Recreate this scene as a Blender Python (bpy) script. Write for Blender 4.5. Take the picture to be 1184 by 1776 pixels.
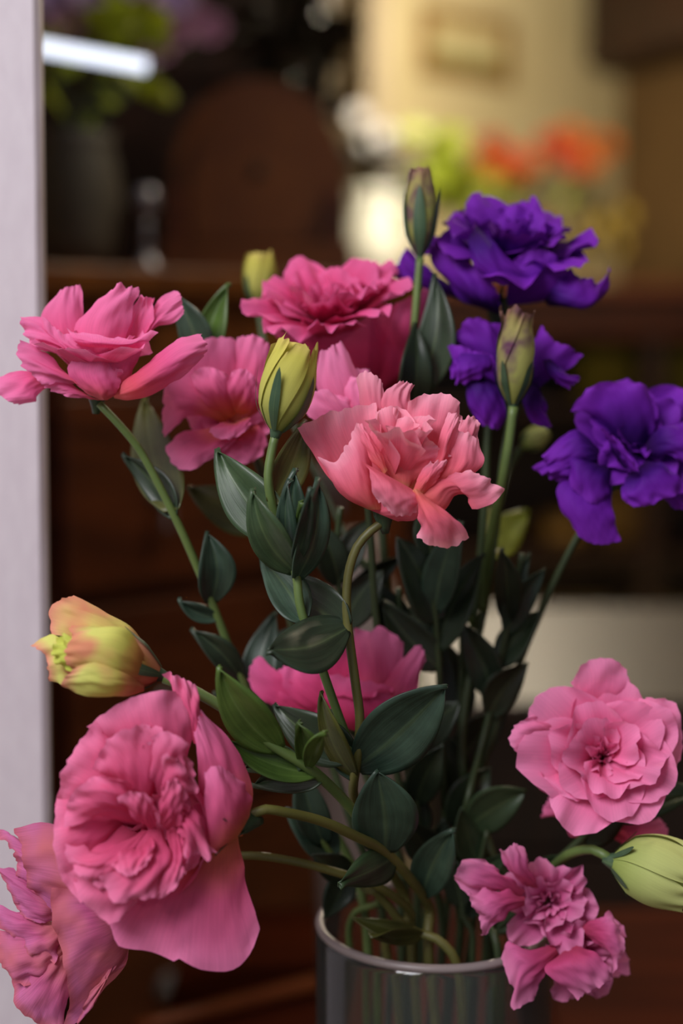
import bpy, math, random
import numpy as np
from mathutils import Vector, Matrix
from mathutils.bvhtree import BVHTree

for o in list(bpy.data.objects):
    bpy.data.objects.remove(o, do_unlink=True)
SC = bpy.context.scene
COL = SC.collection

# ------------------------------------------------------------------ camera
CAM = np.array([0.0, 0.0, 1.18])
PITCH = math.radians(6.5)
FPX = 35.0 / 23.5 * 1776.0
RIGHT = np.array([1.0, 0, 0])
FWD = np.array([0, math.cos(PITCH), -math.sin(PITCH)])
UP = np.array([0, math.sin(PITCH), math.cos(PITCH)])
cam = bpy.data.cameras.new('camera')
camo = bpy.data.objects.new('camera', cam)
COL.objects.link(camo)
camo.location = CAM
camo.rotation_euler = (math.pi / 2 - PITCH, 0, 0)
cam.sensor_fit = 'VERTICAL'
cam.sensor_height = 23.5
cam.lens = 35
cam.clip_start = 0.02
cam.dof.use_dof = True
cam.dof.focus_distance = 0.575
cam.dof.aperture_fstop = 2.2
SC.camera = camo

# ------------------------------------------------------------------ light, world, exposure
world = bpy.data.worlds.new('world')
SC.world = world
world.use_nodes = True
world.node_tree.nodes['Background'].inputs[0].default_value = (0.90, 0.93, 1.0, 1)
world.node_tree.nodes['Background'].inputs[1].default_value = 0.20

def area_light(name, loc, target, sx, sy, power, color):
    l = bpy.data.lights.new(name, 'AREA')
    l.shape = 'RECTANGLE'
    l.size, l.size_y = sx, sy
    l.energy = power
    l.color = color
    o = bpy.data.objects.new(name, l)
    COL.objects.link(o)
    o.location = loc
    o.rotation_euler = (Vector(target) - Vector(loc)).to_track_quat('-Z', 'Y').to_euler()
    return o
area_light('window_light', (-0.85, -0.45, 2.25), (0.05, 0.6, 1.05), 1.0, 0.8, 27, (0.98, 0.97, 1.0))
vs = SC.view_settings
vs.view_transform = 'Standard'
vs.look = 'None'
vs.gamma = 1.0
vs.use_curve_mapping = False
vs.exposure = 0.35

# ------------------------------------------------------------------ helpers
def lin(h):
    h = h.lstrip('#')
    c = [int(h[i:i + 2], 16) / 255 for i in (0, 2, 4)]
    return tuple((x / 12.92 if x <= 0.04045 else ((x + 0.055) / 1.055) ** 2.4) for x in c) + (1,)

def W(px, py, d):
    """world point on the photo ray (px, py) at depth d along the view axis"""
    return CAM + RIGHT * ((px - 592) / FPX * d) + UP * (-(py - 888) / FPX * d) + FWD * d

def cdir(v):
    """camera-relative direction (right, up, toward camera) -> world unit vector"""
    w = RIGHT * v[0] + UP * v[1] - FWD * v[2]
    return w / np.linalg.norm(w)

def link(o, parent=None):
    COL.objects.link(o)
    if parent is not None:
        o.parent = parent
    return o

def thing(name, label, cat, loc, group=None):
    o = bpy.data.objects.new(name, None)
    o.empty_display_size = 0.02
    link(o)
    o.location = [float(x) for x in loc]
    o['label'] = label
    o['category'] = cat
    if group:
        o['group'] = group
    return o

def origin(p):
    r = np.zeros(3)
    while p is not None:
        r = r + np.array(p.location)
        p = p.parent
    return r

# register of every mesh's world geometry, so that stems and leaves can be laid past what already stands there
REG, REG_LO, REG_HI = [], [], []
def root_of(o):
    while o.parent is not None:
        o = o.parent
    return o.name
def clash(P, faces, own, only=None):
    """number of face pairs in which geometry P would cut through other things"""
    if not REG:
        return 0
    lo, hi = P.min(0), P.max(0)
    idx = np.nonzero((np.asarray(REG_LO) <= hi).all(1) & (np.asarray(REG_HI) >= lo).all(1))[0]
    t, n = None, 0
    for i in idx:
        r = REG[i]
        if (r[0] != only) if only else (r[0] == own):
            continue
        if r[3] is None:
            r[3] = BVHTree.FromPolygons(r[1].tolist(), r[2])
        if t is None:
            t = BVHTree.FromPolygons(P.tolist(), faces)
        n += len(t.overlap(r[3]))
    return n

def mesh_obj(name, verts, faces, mat, parent=None, uv=None, smooth=True, loc=None):
    me = bpy.data.meshes.new(name)
    v = np.asarray(verts, dtype=float)
    off = origin(parent) if parent is not None else (np.array(loc) if loc is not None else np.zeros(3))
    me.from_pydata((v - off).tolist(), [], [tuple(int(i) for i in f) for f in faces])
    if smooth:
        me.polygons.foreach_set('use_smooth', [True] * len(me.polygons))
    if uv is not None:
        lay = me.uv_layers.new(name='UVMap')
        idx = np.empty(len(me.loops), dtype=np.int32)
        me.loops.foreach_get('vertex_index', idx)
        lay.data.foreach_set('uv', np.asarray(uv, dtype=np.float32)[idx].ravel())
    me.materials.append(mat)
    me.update()
    o = bpy.data.objects.new(name, me)
    link(o, parent)
    if parent is None and loc is not None:
        o.location = [float(x) for x in loc]
    REG.append([root_of(o), v, [tuple(int(i) for i in f) for f in faces], None]); REG_LO.append(v.min(0)); REG_HI.append(v.max(0))
    return o

def tag(o, label=None, cat=None, group=None, kind=None):
    if label: o['label'] = label
    if cat: o['category'] = cat
    if group: o['group'] = group
    if kind: o['kind'] = kind
    return o

def spline(pts, n):
    """Catmull-Rom through pts, n samples by chord length"""
    p = np.asarray(pts, dtype=float)
    if len(p) == 1:
        return np.repeat(p, n, 0)
    if len(p) == 2:
        t = np.linspace(0, 1, n)[:, None]
        return p[0] * (1 - t) + p[1] * t
    d = np.linalg.norm(np.diff(p, axis=0), axis=1) + 1e-9
    k = np.concatenate([[0], np.cumsum(d)])
    ext = np.vstack([2 * p[0] - p[1], p, 2 * p[-1] - p[-2]])
    out = []
    for t in np.linspace(0, k[-1], n):
        i = min(max(np.searchsorted(k, t, side='right') - 1, 0), len(p) - 2)
        f = (t - k[i]) / (k[i + 1] - k[i])
        p0, p1, p2, p3 = ext[i], ext[i + 1], ext[i + 2], ext[i + 3]
        out.append(0.5 * ((2 * p1) + (-p0 + p2) * f + (2 * p0 - 5 * p1 + 4 * p2 - p3) * f * f + (-p0 + 3 * p1 - 3 * p2 + p3) * f ** 3))
    return np.array(out)

def grid_faces(nu, nv, wrap=False):
    f = []
    for j in range(nv - 1):
        for i in range(nu if wrap else nu - 1):
            a = j * nu + i
            b = j * nu + (i + 1) % nu
            f.append((a, b, b + nu, a + nu))
    return f

def waves(u, v, rng, fu=3.0, fv=2.0, n=5):
    s = np.zeros_like(u)
    for k in range(n):
        f1 = rng.uniform(0.35, 1.3) * fu * rng.choice([-1, 1])
        f2 = rng.uniform(0.1, 1.0) * fv
        s += rng.uniform(0.5, 1.0) * np.sin(2 * np.pi * (f1 * u + f2 * v) + rng.uniform(0, 6.28))
    return s / math.sqrt(n)

def grid_normals(P):
    du = np.gradient(P, axis=1)
    dv = np.gradient(P, axis=0)
    n = np.cross(du, dv)
    return n / (np.linalg.norm(n, axis=2, keepdims=True) + 1e-12)

def emit_grid(name, P, u, v, mat, parent, smooth=True):
    nv, nu = P.shape[:2]
    return mesh_obj(name, P.reshape(-1, 3), grid_faces(nu, nv), mat, parent, np.stack([u.ravel(), v.ravel()], 1), smooth)

def p3(p, z=0.0):
    return (p[0], p[1], (p[2] if len(p) > 2 else 0.0) + z)

def patch_grid(d0, L, R, T=None, z=0.0, bulge=4.0, ruf=0.8, tip=0.0, nu=15, nv=17, seed=0, jag=0.5, fu=3.0, edge_only=True, fold=0.0, crumple=0.0):
    """petal or leaf whose edges follow L and R (base to tip) and T (left to right);
    points are (px, py, mm toward camera) about depth d0"""
    rng = np.random.RandomState(seed)
    L = [p3(p, z) for p in L]; R = [p3(p, z) for p in R]
    if T is None:
        a, b = np.array(L[-1]), np.array(R[-1])
        base = (np.array(L[0]) + np.array(R[0])) / 2
        mid = (a + b) / 2
        dr = mid - base
        dr = dr / (np.linalg.norm(dr) + 1e-9)
        T = [a, mid + dr * tip, b] if tip else [a, b]
    else:
        T = [p3(p, z) for p in T]
        T[0] = L[-1]; T[-1] = R[-1]
    lv, rv, tu = spline(L, nv), spline(R, nv), spline(T, nu)
    u = np.linspace(0, 1, nu)[None, :, None]
    v = np.linspace(0, 1, nv)[:, None, None]
    B = lv[0] * (1 - u) + rv[0] * u
    S = (1 - v) * B + v * tu[None] + (1 - u) * lv[:, None] + u * rv[:, None] \
        - ((1 - u) * (1 - v) * lv[0] + u * (1 - v) * rv[0] + (1 - u) * v * lv[-1] + u * v * rv[-1])
    U = np.repeat(np.linspace(0, 1, nu)[None], nv, 0)
    V = np.repeat(np.linspace(0, 1, nv)[:, None], nu, 1)
    e = (2 * U - 1)
    S[..., 2] += bulge * (1 - e ** 2) * (0.35 + 0.65 * np.sin(np.pi * np.clip(V, 0, 1) ** 0.9))
    if fold:
        S[..., 2] += fold * np.abs(e) ** 1.5 * np.sin(np.pi * np.clip(V * 0.9 + 0.05, 0, 1))
    d = d0 - S[..., 2] / 1000.0
    P = CAM + RIGHT * ((S[..., 0] - 592) / FPX * d)[..., None] + UP * (-(S[..., 1] - 888) / FPX * d)[..., None] + FWD * d[..., None]
    n = grid_normals(P)
    ed = np.maximum(np.abs(e) ** 4 * (0.3 + 0.7 * V), V ** 5) if edge_only else (0.25 + 0.75 * np.maximum(np.abs(e), V))
    P = P + n * ((ruf / 1000.0) * (waves(U, V, rng, fu, fu) * ed + 0.25 * waves(U, V, rng, 2, 1.5) * np.minimum(V * 3, 1)))[..., None]
    if crumple:
        env = np.minimum(V * 2.5, 1) * (0.5 + 0.5 * V)
        P = P + n * (crumple / 1000.0 * env * (0.7 * waves(U, V, rng, 3.2, 3.0, 7) + 0.35 * waves(U, V, rng, 7, 5, 7)))[..., None]
        P = P + n * (ruf * 0.38 / 1000.0 * np.maximum(np.abs(e) ** 8 * V, V ** 9) * waves(U, V, rng, 9, 8, 6))[..., None]
    if jag:
        dvv = np.gradient(P, axis=0)
        dvv /= (np.linalg.norm(dvv, axis=2, keepdims=True) + 1e-12)
        P = P + dvv * ((jag / 1000.0) * waves(U, V * 0, rng, 7, 0) * V ** 6)[..., None]
    return P, U, V

def patch(parent, mat, d0, L, R, T=None, v0=0.0, name='petal', **kw):
    P, U, V = patch_grid(d0, L, R, T, **kw)
    return emit_grid(name, P, U, v0 + (1 - v0) * V, mat, parent)

def frame_of(axis):
    a = np.asarray(axis, float); a = a / np.linalg.norm(a)
    t = np.array([0, 0, 1.0]) if abs(a[2]) < 0.9 else np.array([1.0, 0, 0])
    x = np.cross(t, a); x /= np.linalg.norm(x)
    y = np.cross(a, x)
    return x, y, a

def rev_petal(parent, mat, c, axis, phi, length, width, th0, th1, r0=2.0, pw=1.3, ruf=1.5, off=0.8, seed=0, nu=15, nv=15, fu=2.5, round_=0.28, base_w=0.3, jag=0.5, hi=0.35, name='petal', tipin=0.0):
    """one petal of a whorl on a surface of revolution about axis; lengths in mm, angles in degrees from the axis"""
    rng = np.random.RandomState(seed)
    x, y, a = frame_of(axis)
    V = np.repeat(np.linspace(0, 1, nv)[:, None], nu, 1)
    U = np.repeat(np.linspace(0, 1, nu)[None], nv, 0)
    e = 2 * U - 1
    vv = V * (1 - round_ * np.abs(e) ** 2.2)
    t = np.linspace(0, 1, 60)
    th = np.radians(th0 + (th1 - th0) * t ** pw)
    rr = r0 + np.concatenate([[0], np.cumsum((np.sin(th[1:]) + np.sin(th[:-1])) / 2)]) / 59 * length
    zz = np.concatenate([[0], np.cumsum((np.cos(th[1:]) + np.cos(th[:-1])) / 2)]) / 59 * length
    r = np.interp(vv, t, rr)
    z = np.interp(vv, t, zz)
    w = width * (base_w + (1 - base_w) * np.sin(np.clip(V * 1.15, 0, 1) * np.pi / 2) ** 0.9) * (1 - tipin * V ** 3)
    ph = phi + e * (w / 2) / np.maximum(r, width * 0.42)
    r = r + off * e
    rad = np.cos(ph)[..., None] * x + np.sin(ph)[..., None] * y
    P = np.asarray(c) + (rad * r[..., None] + a * z[..., None]) / 1000.0
    n = grid_normals(P)
    amp = V ** 2.2 * waves(U, V, rng, fu, 0.8) * ruf + V ** 4 * waves(U, V, rng, fu * 2.6, 0.5) * ruf * hi
    P = P + n * (amp / 1000.0)[..., None]
    dvv = np.gradient(P, axis=0)
    dvv /= (np.linalg.norm(dvv, axis=2, keepdims=True) + 1e-12)
    P = P + dvv * ((jag / 1000.0) * waves(U, V * 0, rng, 6, 0) * V ** 5)[..., None]
    return emit_grid(name, P, U, V, mat, parent)

def tube(name, pts, rad, mat, parent, n=9, res=5, loc=None, taper=None):
    pts = np.asarray(pts, float)
    m = max(6, (len(pts) - 1) * res + 1)
    p = spline(pts, m)
    tg = np.gradient(p, axis=0)
    tg /= np.linalg.norm(tg, axis=1, keepdims=True) + 1e-12
    ref = np.array([0.31, 0.2, 0.93])
    vs_, uv = [], []
    prev = None
    for i in range(m):
        if prev is None:
            x = np.cross(ref, tg[i])
        else:
            x = prev - tg[i] * np.dot(prev, tg[i])
        x /= np.linalg.norm(x) + 1e-12
        prev = x
        y = np.cross(tg[i], x)
        t = i / (m - 1)
        r = rad if taper is None else np.interp(t, np.linspace(0, 1, len(taper)), taper)
        for k in range(n):
            a = 2 * math.pi * k / n
            vs_.append(p[i] + (x * math.cos(a) + y * math.sin(a)) * r)
            uv.append((k / n, t))
    f = grid_faces(n, m, wrap=True)
    f.append(tuple(range(n))[::-1]); f.append(tuple((m - 1) * n + k for k in range(n)))
    return mesh_obj(name, vs_, f, mat, parent, uv, loc=loc)

def lathe(name, c, axis, prof, mat, parent=None, n=24, loc=None, lobes=0, lob=0.0, close=True, smooth=True):
    x, y, a = frame_of(axis)
    vs_, uv = [], []
    for j, (r, z) in enumerate(prof):
        for k in range(n):
            t = 2 * math.pi * k / n
            rr = r * (1 + lob * math.sin(lobes * t + j * 0.5)) if lobes else r
            vs_.append(np.asarray(c) + (x * math.cos(t) + y * math.sin(t)) * rr + a * z)
            uv.append((k / n, j / (len(prof) - 1)))
    f = grid_faces(n, len(prof), wrap=True)
    if close:
        f.append(tuple(range(n))[::-1]); f.append(tuple((len(prof) - 1) * n + k for k in range(n)))
    return mesh_obj(name, vs_, f, mat, parent, uv, loc=loc, smooth=smooth)

def box(name, lo, hi, mat, parent=None, bevel=0.0, rotz=0.0, pivot=None, loc=None):
    lo = np.array(lo, float); hi = np.array(hi, float)
    v = np.array([[x, y, z] for z in (0, 1) for y in (0, 1) for x in (0, 1)], float) * (hi - lo) + lo
    if rotz:
        pv = np.array(pivot if pivot is not None else (lo + hi) / 2)
        c, s = math.cos(rotz), math.sin(rotz)
        q = v - pv
        v = np.stack([q[:, 0] * c - q[:, 1] * s, q[:, 0] * s + q[:, 1] * c, q[:, 2]], 1) + pv
    f = [(0, 2, 3, 1), (4, 5, 7, 6), (0, 1, 5, 4), (2, 6, 7, 3), (1, 3, 7, 5), (0, 4, 6, 2)]
    o = mesh_obj(name, v, f, mat, parent, smooth=False, loc=loc)
    if bevel:
        b = o.modifiers.new('bevel', 'BEVEL'); b.width = bevel; b.segments = 2
    return o

# ------------------------------------------------------------------ materials
def newmat(name):
    m = bpy.data.materials.new(name)
    m.use_nodes = True
    nt = m.node_tree
    b = nt.nodes['Principled BSDF']
    return m, nt, b

def ramp(nt, fac, stops):
    r = nt.nodes.new('ShaderNodeValToRGB')
    el = r.color_ramp.elements
    while len(el) < len(stops):
        el.new(0.5)
    for e, (p, c) in zip(el, stops):
        e.position = p; e.color = lin(c)
    nt.links.new(fac, r.inputs[0])
    return r.outputs[0]

def petal_mat(name, stops, transl=0.3, rough=0.7, vein=0.06, var=0.07, sheen=0.03, patchy=None):
    m, nt, b = newmat(name)
    N, K = nt.nodes, nt.links
    uv = N.new('ShaderNodeUVMap')
    sp = N.new('ShaderNodeSeparateXYZ'); K.new(uv.outputs[0], sp.inputs[0])
    col = ramp(nt, sp.outputs[1], stops)
    mp = N.new('ShaderNodeMapping'); mp.inputs['Scale'].default_value = (58, 2.4, 1)
    K.new(uv.outputs[0], mp.inputs[0])
    nz = N.new('ShaderNodeTexNoise'); nz.inputs['Scale'].default_value = 1.0; nz.inputs['Detail'].default_value = 3
    K.new(mp.outputs[0], nz.inputs['Vector'])
    mr = N.new('ShaderNodeMapRange'); K.new(nz.outputs[0], mr.inputs[0])
    mr.inputs[1].default_value = 0.3; mr.inputs[2].default_value = 0.7
    mr.inputs[3].default_value = 1 - vein; mr.inputs[4].default_value = 1 + vein
    oi = N.new('ShaderNodeObjectInfo')
    mr2 = N.new('ShaderNodeMapRange'); K.new(oi.outputs['Random'], mr2.inputs[0])
    mr2.inputs[3].default_value = 1 - var; mr2.inputs[4].default_value = 1 + var
    mu = N.new('ShaderNodeMath'); mu.operation = 'MULTIPLY'; K.new(mr.outputs[0], mu.inputs[0]); K.new(mr2.outputs[0], mu.inputs[1])
    hs = N.new('ShaderNodeHueSaturation'); K.new(col, hs.inputs['Color']); K.new(mu.outputs[0], hs.inputs['Value'])
    cc = hs.outputs[0]
    if patchy:
        nz2 = N.new('ShaderNodeTexNoise'); nz2.inputs['Scale'].default_value = patchy[1]; nz2.inputs['Detail'].default_value = 2
        tc = N.new('ShaderNodeTexCoord'); K.new(tc.outputs['Object'], nz2.inputs['Vector'])
        mr3 = N.new('ShaderNodeMapRange'); K.new(nz2.outputs[0], mr3.inputs[0]); mr3.inputs[1].default_value = 0.45; mr3.inputs[2].default_value = 0.68
        mx = N.new('ShaderNodeMix'); mx.data_type = 'RGBA'; K.new(mr3.outputs[0], mx.inputs[0]); K.new(cc, mx.inputs[6]); mx.inputs[7].default_value = lin(patchy[0])
        cc = mx.outputs[2]
    K.new(cc, b.inputs['Base Color'])
    b.inputs['Roughness'].default_value = rough
    b.inputs['Specular IOR Level'].default_value = 0.15
    b.inputs['Sheen Weight'].default_value = sheen
    bp = N.new('ShaderNodeBump'); bp.inputs['Strength'].default_value = 0.15; bp.inputs['Distance'].default_value = 0.0004
    K.new(nz.outputs[0], bp.inputs['Height']); K.new(bp.outputs[0], b.inputs['Normal'])
    tr = N.new('ShaderNodeBsdfTranslucent'); K.new(cc, tr.inputs['Color'])
    mx = N.new('ShaderNodeMixShader'); mx.inputs[0].default_value = transl
    K.new(b.outputs[0], mx.inputs[1]); K.new(tr.outputs[0], mx.inputs[2])
    K.new(mx.outputs[0], N['Material Output'].inputs['Surface'])
    return m

def leaf_mat(name, c1, c2, transl=0.12, rough=0.42, spec=0.5):
    m, nt, b = newmat(name)
    N, K = nt.nodes, nt.links
    uv = N.new('ShaderNodeUVMap')
    sp = N.new('ShaderNodeSeparateXYZ'); K.new(uv.outputs[0], sp.inputs[0])
    # pale midrib and side veins from the leaf's own coordinates
    s1 = N.new('ShaderNodeMath'); s1.operation = 'SUBTRACT'; K.new(sp.outputs[0], s1.inputs[0]); s1.inputs[1].default_value = 0.5
    ab = N.new('ShaderNodeMath'); ab.operation = 'ABSOLUTE'; K.new(s1.outputs[0], ab.inputs[0])
    mr = N.new('ShaderNodeMapRange'); K.new(ab.outputs[0], mr.inputs[0]); mr.inputs[1].default_value = 0.0; mr.inputs[2].default_value = 0.06; mr.inputs[3].default_value = 0.25; mr.inputs[4].default_value = 0.0
    oi = N.new('ShaderNodeObjectInfo')
    nz = N.new('ShaderNodeTexNoise'); nz.inputs['Scale'].default_value = 60; nz.inputs['Detail'].default_value = 4
    tc = N.new('ShaderNodeTexCoord'); K.new(tc.outputs['Object'], nz.inputs['Vector'])
    base = ramp(nt, nz.outputs[0], [(0.35, c1), (0.7, c2)])
    mx = N.new('ShaderNodeMix'); mx.data_type = 'RGBA'; K.new(mr.outputs[0], mx.inputs[0]); K.new(base, mx.inputs[6])
    lighter = ramp(nt, nz.outputs[0], [(0.0, c2), (1.0, '8fa56a')]); K.new(lighter, mx.inputs[7])
    mr2 = N.new('ShaderNodeMapRange'); K.new(oi.outputs['Random'], mr2.inputs[0]); mr2.inputs[3].default_value = 0.8; mr2.inputs[4].default_value = 1.2
    mp = N.new('ShaderNodeMapping'); mp.inputs['Scale'].default_value = (16, 1.5, 1); K.new(uv.outputs[0], mp.inputs[0])
    ns = N.new('ShaderNodeTexNoise'); ns.inputs['Scale'].default_value = 1.0; ns.inputs['Detail'].default_value = 4; K.new(mp.outputs[0], ns.inputs['Vector'])
    mr3 = N.new('ShaderNodeMapRange'); K.new(ns.outputs[0], mr3.inputs[0]); mr3.inputs[1].default_value = 0.3; mr3.inputs[2].default_value = 0.7; mr3.inputs[3].default_value = 0.8; mr3.inputs[4].default_value = 1.22
    mu = N.new('ShaderNodeMath'); mu.operation = 'MULTIPLY'; K.new(mr2.outputs[0], mu.inputs[0]); K.new(mr3.outputs[0], mu.inputs[1])
    bp = N.new('ShaderNodeBump'); bp.inputs['Strength'].default_value = 0.3; bp.inputs['Distance'].default_value = 0.0006; K.new(ns.outputs[0], bp.inputs['Height']); K.new(bp.outputs[0], b.inputs['Normal'])
    hs = N.new('ShaderNodeHueSaturation'); K.new(mx.outputs[2], hs.inputs['Color']); K.new(mu.outputs[0], hs.inputs['Value'])
    K.new(hs.outputs[0], b.inputs['Base Color'])
    b.inputs['Roughness'].default_value = rough
    b.inputs['Specular IOR Level'].default_value = spec
    tr = N.new('ShaderNodeBsdfTranslucent'); K.new(hs.outputs[0], tr.inputs['Color'])
    ms = N.new('ShaderNodeMixShader'); ms.inputs[0].default_value = transl
    K.new(b.outputs[0], ms.inputs[1]); K.new(tr.outputs[0], ms.inputs[2])
    K.new(ms.outputs[0], N['Material Output'].inputs['Surface'])
    return m

def plain_mat(name, c1, c2=None, scale=8, rough=0.5, metal=0.0, stretch=(1, 1, 1), bump=0.0, spec=0.5):
    m, nt, b = newmat(name)
    N, K = nt.nodes, nt.links
    if c2:
        tc = N.new('ShaderNodeTexCoord')
        mp = N.new('ShaderNodeMapping'); mp.inputs['Scale'].default_value = stretch
        K.new(tc.outputs['Object'], mp.inputs[0])
        nz = N.new('ShaderNodeTexNoise'); nz.inputs['Scale'].default_value = scale; nz.inputs['Detail'].default_value = 5
        K.new(mp.outputs[0], nz.inputs['Vector'])
        K.new(ramp(nt, nz.outputs[0], [(0.35, c1), (0.68, c2)]), b.inputs['Base Color'])
        if bump:
            bp = N.new('ShaderNodeBump'); bp.inputs['Strength'].default_value = bump; bp.inputs['Distance'].default_value = 0.001
            K.new(nz.outputs[0], bp.inputs['Height']); K.new(bp.outputs[0], b.inputs['Normal'])
    else:
        b.inputs['Base Color'].default_value = lin(c1)
    b.inputs['Roughness'].default_value = rough
    b.inputs['Metallic'].default_value = metal
    b.inputs['Specular IOR Level'].default_value = spec
    return m

def glow_mat(name, c, strength):
    m, nt, b = newmat(name)
    b.inputs['Base Color'].default_value = lin(c)
    b.inputs['Emission Color'].default_value = lin(c)
    b.inputs['Emission Strength'].default_value = strength
    return m

M = {}
M['coral'] = petal_mat('coral_petal', [(0.0, 'd48868'), (0.12, 'e0686a'), (0.5, 'e8687e'), (0.8, 'f0809c'), (1.0, 'f8a6be')])
M['pink'] = petal_mat('pink_petal', [(0.0, 'd0646a'), (0.25, 'd8546c'), (0.6, 'e25c92'), (1.0, 'ee80b4')])
M['rose'] = petal_mat('rose_petal', [(0.0, 'd47850'), (0.28, 'd8626a'), (0.5, 'dc5c8a'), (0.75, 'e46a9c'), (1.0, 'ee82b4')])
M['rosein'] = petal_mat('inner_rose_petal', [(0.0, 'c24468'), (0.4, 'd85280'), (0.75, 'e66894'), (1.0, 'f084b0')])
M['hot'] = petal_mat('hot_pink_petal', [(0.0, 'a02440'), (0.35, 'c43260'), (0.7, 'de4c86'), (1.0, 'ec6ea8')])
M['mauve'] = petal_mat('faded_mauve_petal', [(0.0, 'c8826e'), (0.3, 'c26874'), (0.6, 'c05a8a'), (0.9, 'cc70a4'), (1.0, 'c4667a')], vein=0.16, patchy=('d0707c', 40))
M['magenta'] = petal_mat('magenta_petal', [(0.0, 'b03c5c'), (0.35, 'c4487c'), (0.7, 'd4669c'), (1.0, 'e488b6')])
M['soft'] = petal_mat('soft_pink_petal', [(0.0, 'd86a80'), (0.3, 'e66890'), (0.65, 'f07aac'), (1.0, 'f690c0')])
M['purple'] = petal_mat('purple_petal', [(0.0, '24063a'), (0.35, '3c0d6c'), (0.7, '641a98'), (1.0, '7626a8')], transl=0.12, vein=0.08, sheen=0.0)  # lower stops darkened to imitate deep shade between the petals
M['budyellow'] = petal_mat('yellow_green_bud_petal', [(0.0, '848a44'), (0.4, 'bab65e'), (0.85, 'c6be58'), (1.0, 'd0bc68')], transl=0.2, vein=0.05)
M['budblush'] = petal_mat('blushed_bud_petal', [(0.0, 'a0502c'), (0.22, 'c08a4c'), (0.42, 'd2d068'), (0.82, 'd8d878'), (1.0, 'e08e80')], transl=0.25, vein=0.05, patchy=('dc9070', 48))
M['budlime'] = petal_mat('lime_bud_petal', [(0.0, '98b030'), (0.5, 'bcd048'), (1.0, 'd2d66a')], transl=0.3, vein=0.05)
M['budgreen'] = petal_mat('pale_green_bud_petal', [(0.0, '94a654'), (0.5, 'bec67a'), (1.0, 'c8cc82')], transl=0.2, vein=0.05)
M['budpurple'] = petal_mat('purple_streaked_bud_petal', [(0.0, '7c8040'), (0.5, '9c9a58'), (0.85, '9c9058'), (1.0, '8a6258')], transl=0.15, vein=0.1, patchy=('5e3850', 95))
M['leaf'] = leaf_mat('leaf', '2c4028', '44583a')
M['leaf_blue'] = leaf_mat('bluish_leaf', '283a2e', '3e5444', rough=0.42)
M['leaf_light'] = leaf_mat('light_green_leaf', '3e5624', '567030', transl=0.2)
M['leaf_dark'] = leaf_mat('dark_leaf', '222e22', '303e2c')
M['leaf_olive'] = leaf_mat('olive_leaf', '42461e', '5a5a28', transl=0.2)
M['stem'] = plain_mat('green_stem', '4c6030', '64783e', scale=40, rough=0.5)
M['stem_olive'] = plain_mat('olive_stem', '545224', '6a6632', scale=40, rough=0.5)
M['stem_dark'] = plain_mat('dark_green_stem', '303e24', '3e4c2c', scale=40, rough=0.5)
M['sepal'] = leaf_mat('sepal_green', '344c38', '486044')

# ------------------------------------------------------------------ the room
def tile_mat():
    m, nt, b = newmat('cream_floor')
    N, K = nt.nodes, nt.links
    tc = N.new('ShaderNodeTexCoord')
    br = N.new('ShaderNodeTexBrick'); br.inputs['Scale'].default_value = 2.5
    br.offset = 0.0; br.inputs['Brick Width'].default_value = 1.0; br.inputs['Row Height'].default_value = 1.0
    br.inputs['Mortar Size'].default_value = 0.012
    br.inputs['Color1'].default_value = lin('b8aa84'); br.inputs['Color2'].default_value = lin('c2b48c'); br.inputs['Mortar'].default_value = lin('7a7058')
    K.new(tc.outputs['Object'], br.inputs['Vector']); K.new(br.outputs[0], b.inputs['Base Color'])
    b.inputs['Roughness'].default_value = 0.45
    return m
M['floor'] = tile_mat()
M['plaster'] = plain_mat('cream_plaster', 'c6b88e', 'cfc29a', scale=3, rough=0.85)
M['plaster_grey'] = plain_mat('grey_beige_plaster', 'a89a84', 'b4a68e', scale=3, rough=0.85)
M['brownwall'] = plain_mat('brown_wall', '5c4422', '664c28', scale=3, rough=0.85)
M['ceil'] = plain_mat('ceiling_paint', 'a09880', 'aaa28a', scale=2, rough=0.9)
M['whitewood'] = plain_mat('lilac_white_paint', 'cbbfc8', 'd1c6ce', scale=180, rough=0.6, bump=0.25, stretch=(1, 1, 0.35))
M['wood'] = plain_mat('red_brown_wood', '4e2410', '70381a', scale=9, rough=0.42, stretch=(1, 1, 7), bump=0.1)
M['wood_warm'] = plain_mat('warm_brown_wood', '6a3a18', '88501f', scale=7, rough=0.4, stretch=(1, 6, 1), bump=0.1)
M['wood_dark'] = plain_mat('dark_wood', '20110b', '33190f', scale=8, rough=0.45, stretch=(6, 1, 1), bump=0.1)
M['mahogany'] = plain_mat('mahogany_table', '3a170d', '542412', scale=5, rough=0.75, stretch=(1, 8, 1), bump=0.05, spec=0.02)
M['pewter'] = plain_mat('pewter', '8c8c98', 'a8a8b4', scale=30, rough=0.35, metal=0.7)
M['iron'] = plain_mat('black_iron', '16130f', '221c16', scale=20, rough=0.5)
M['stoneware'] = plain_mat('grey_stoneware', '4a463e', '5c564c', scale=14, rough=0.6)
M['enamel'] = plain_mat('white_enamel', 'e4e8e0', rough=0.25)
M['beige'] = plain_mat('beige_ceramic', '8a7a74', '9a8a82', scale=10, rough=0.45)
M['frame'] = plain_mat('tan_wood_frame', '80602e', '8c6a38', scale=12, rough=0.5)
M['olivecloth'] = plain_mat('olive_cloth', '6a6420', '7e7628', scale=30, rough=0.9)
M['gold'] = plain_mat('ochre_glaze', '8a6a34', 'a07c40', scale=8, rough=0.4)
M['terra'] = plain_mat('terracotta', '8a4a28', '9c5830', scale=12, rough=0.7)
M['cane'] = plain_mat('orange_brown_cane', '8c4420', 'a0562a', scale=20, rough=0.45)
M['tube'] = glow_mat('streak_glow', 'e4ecff', 1.4)  # glow imitates a bright reflected streak
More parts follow.
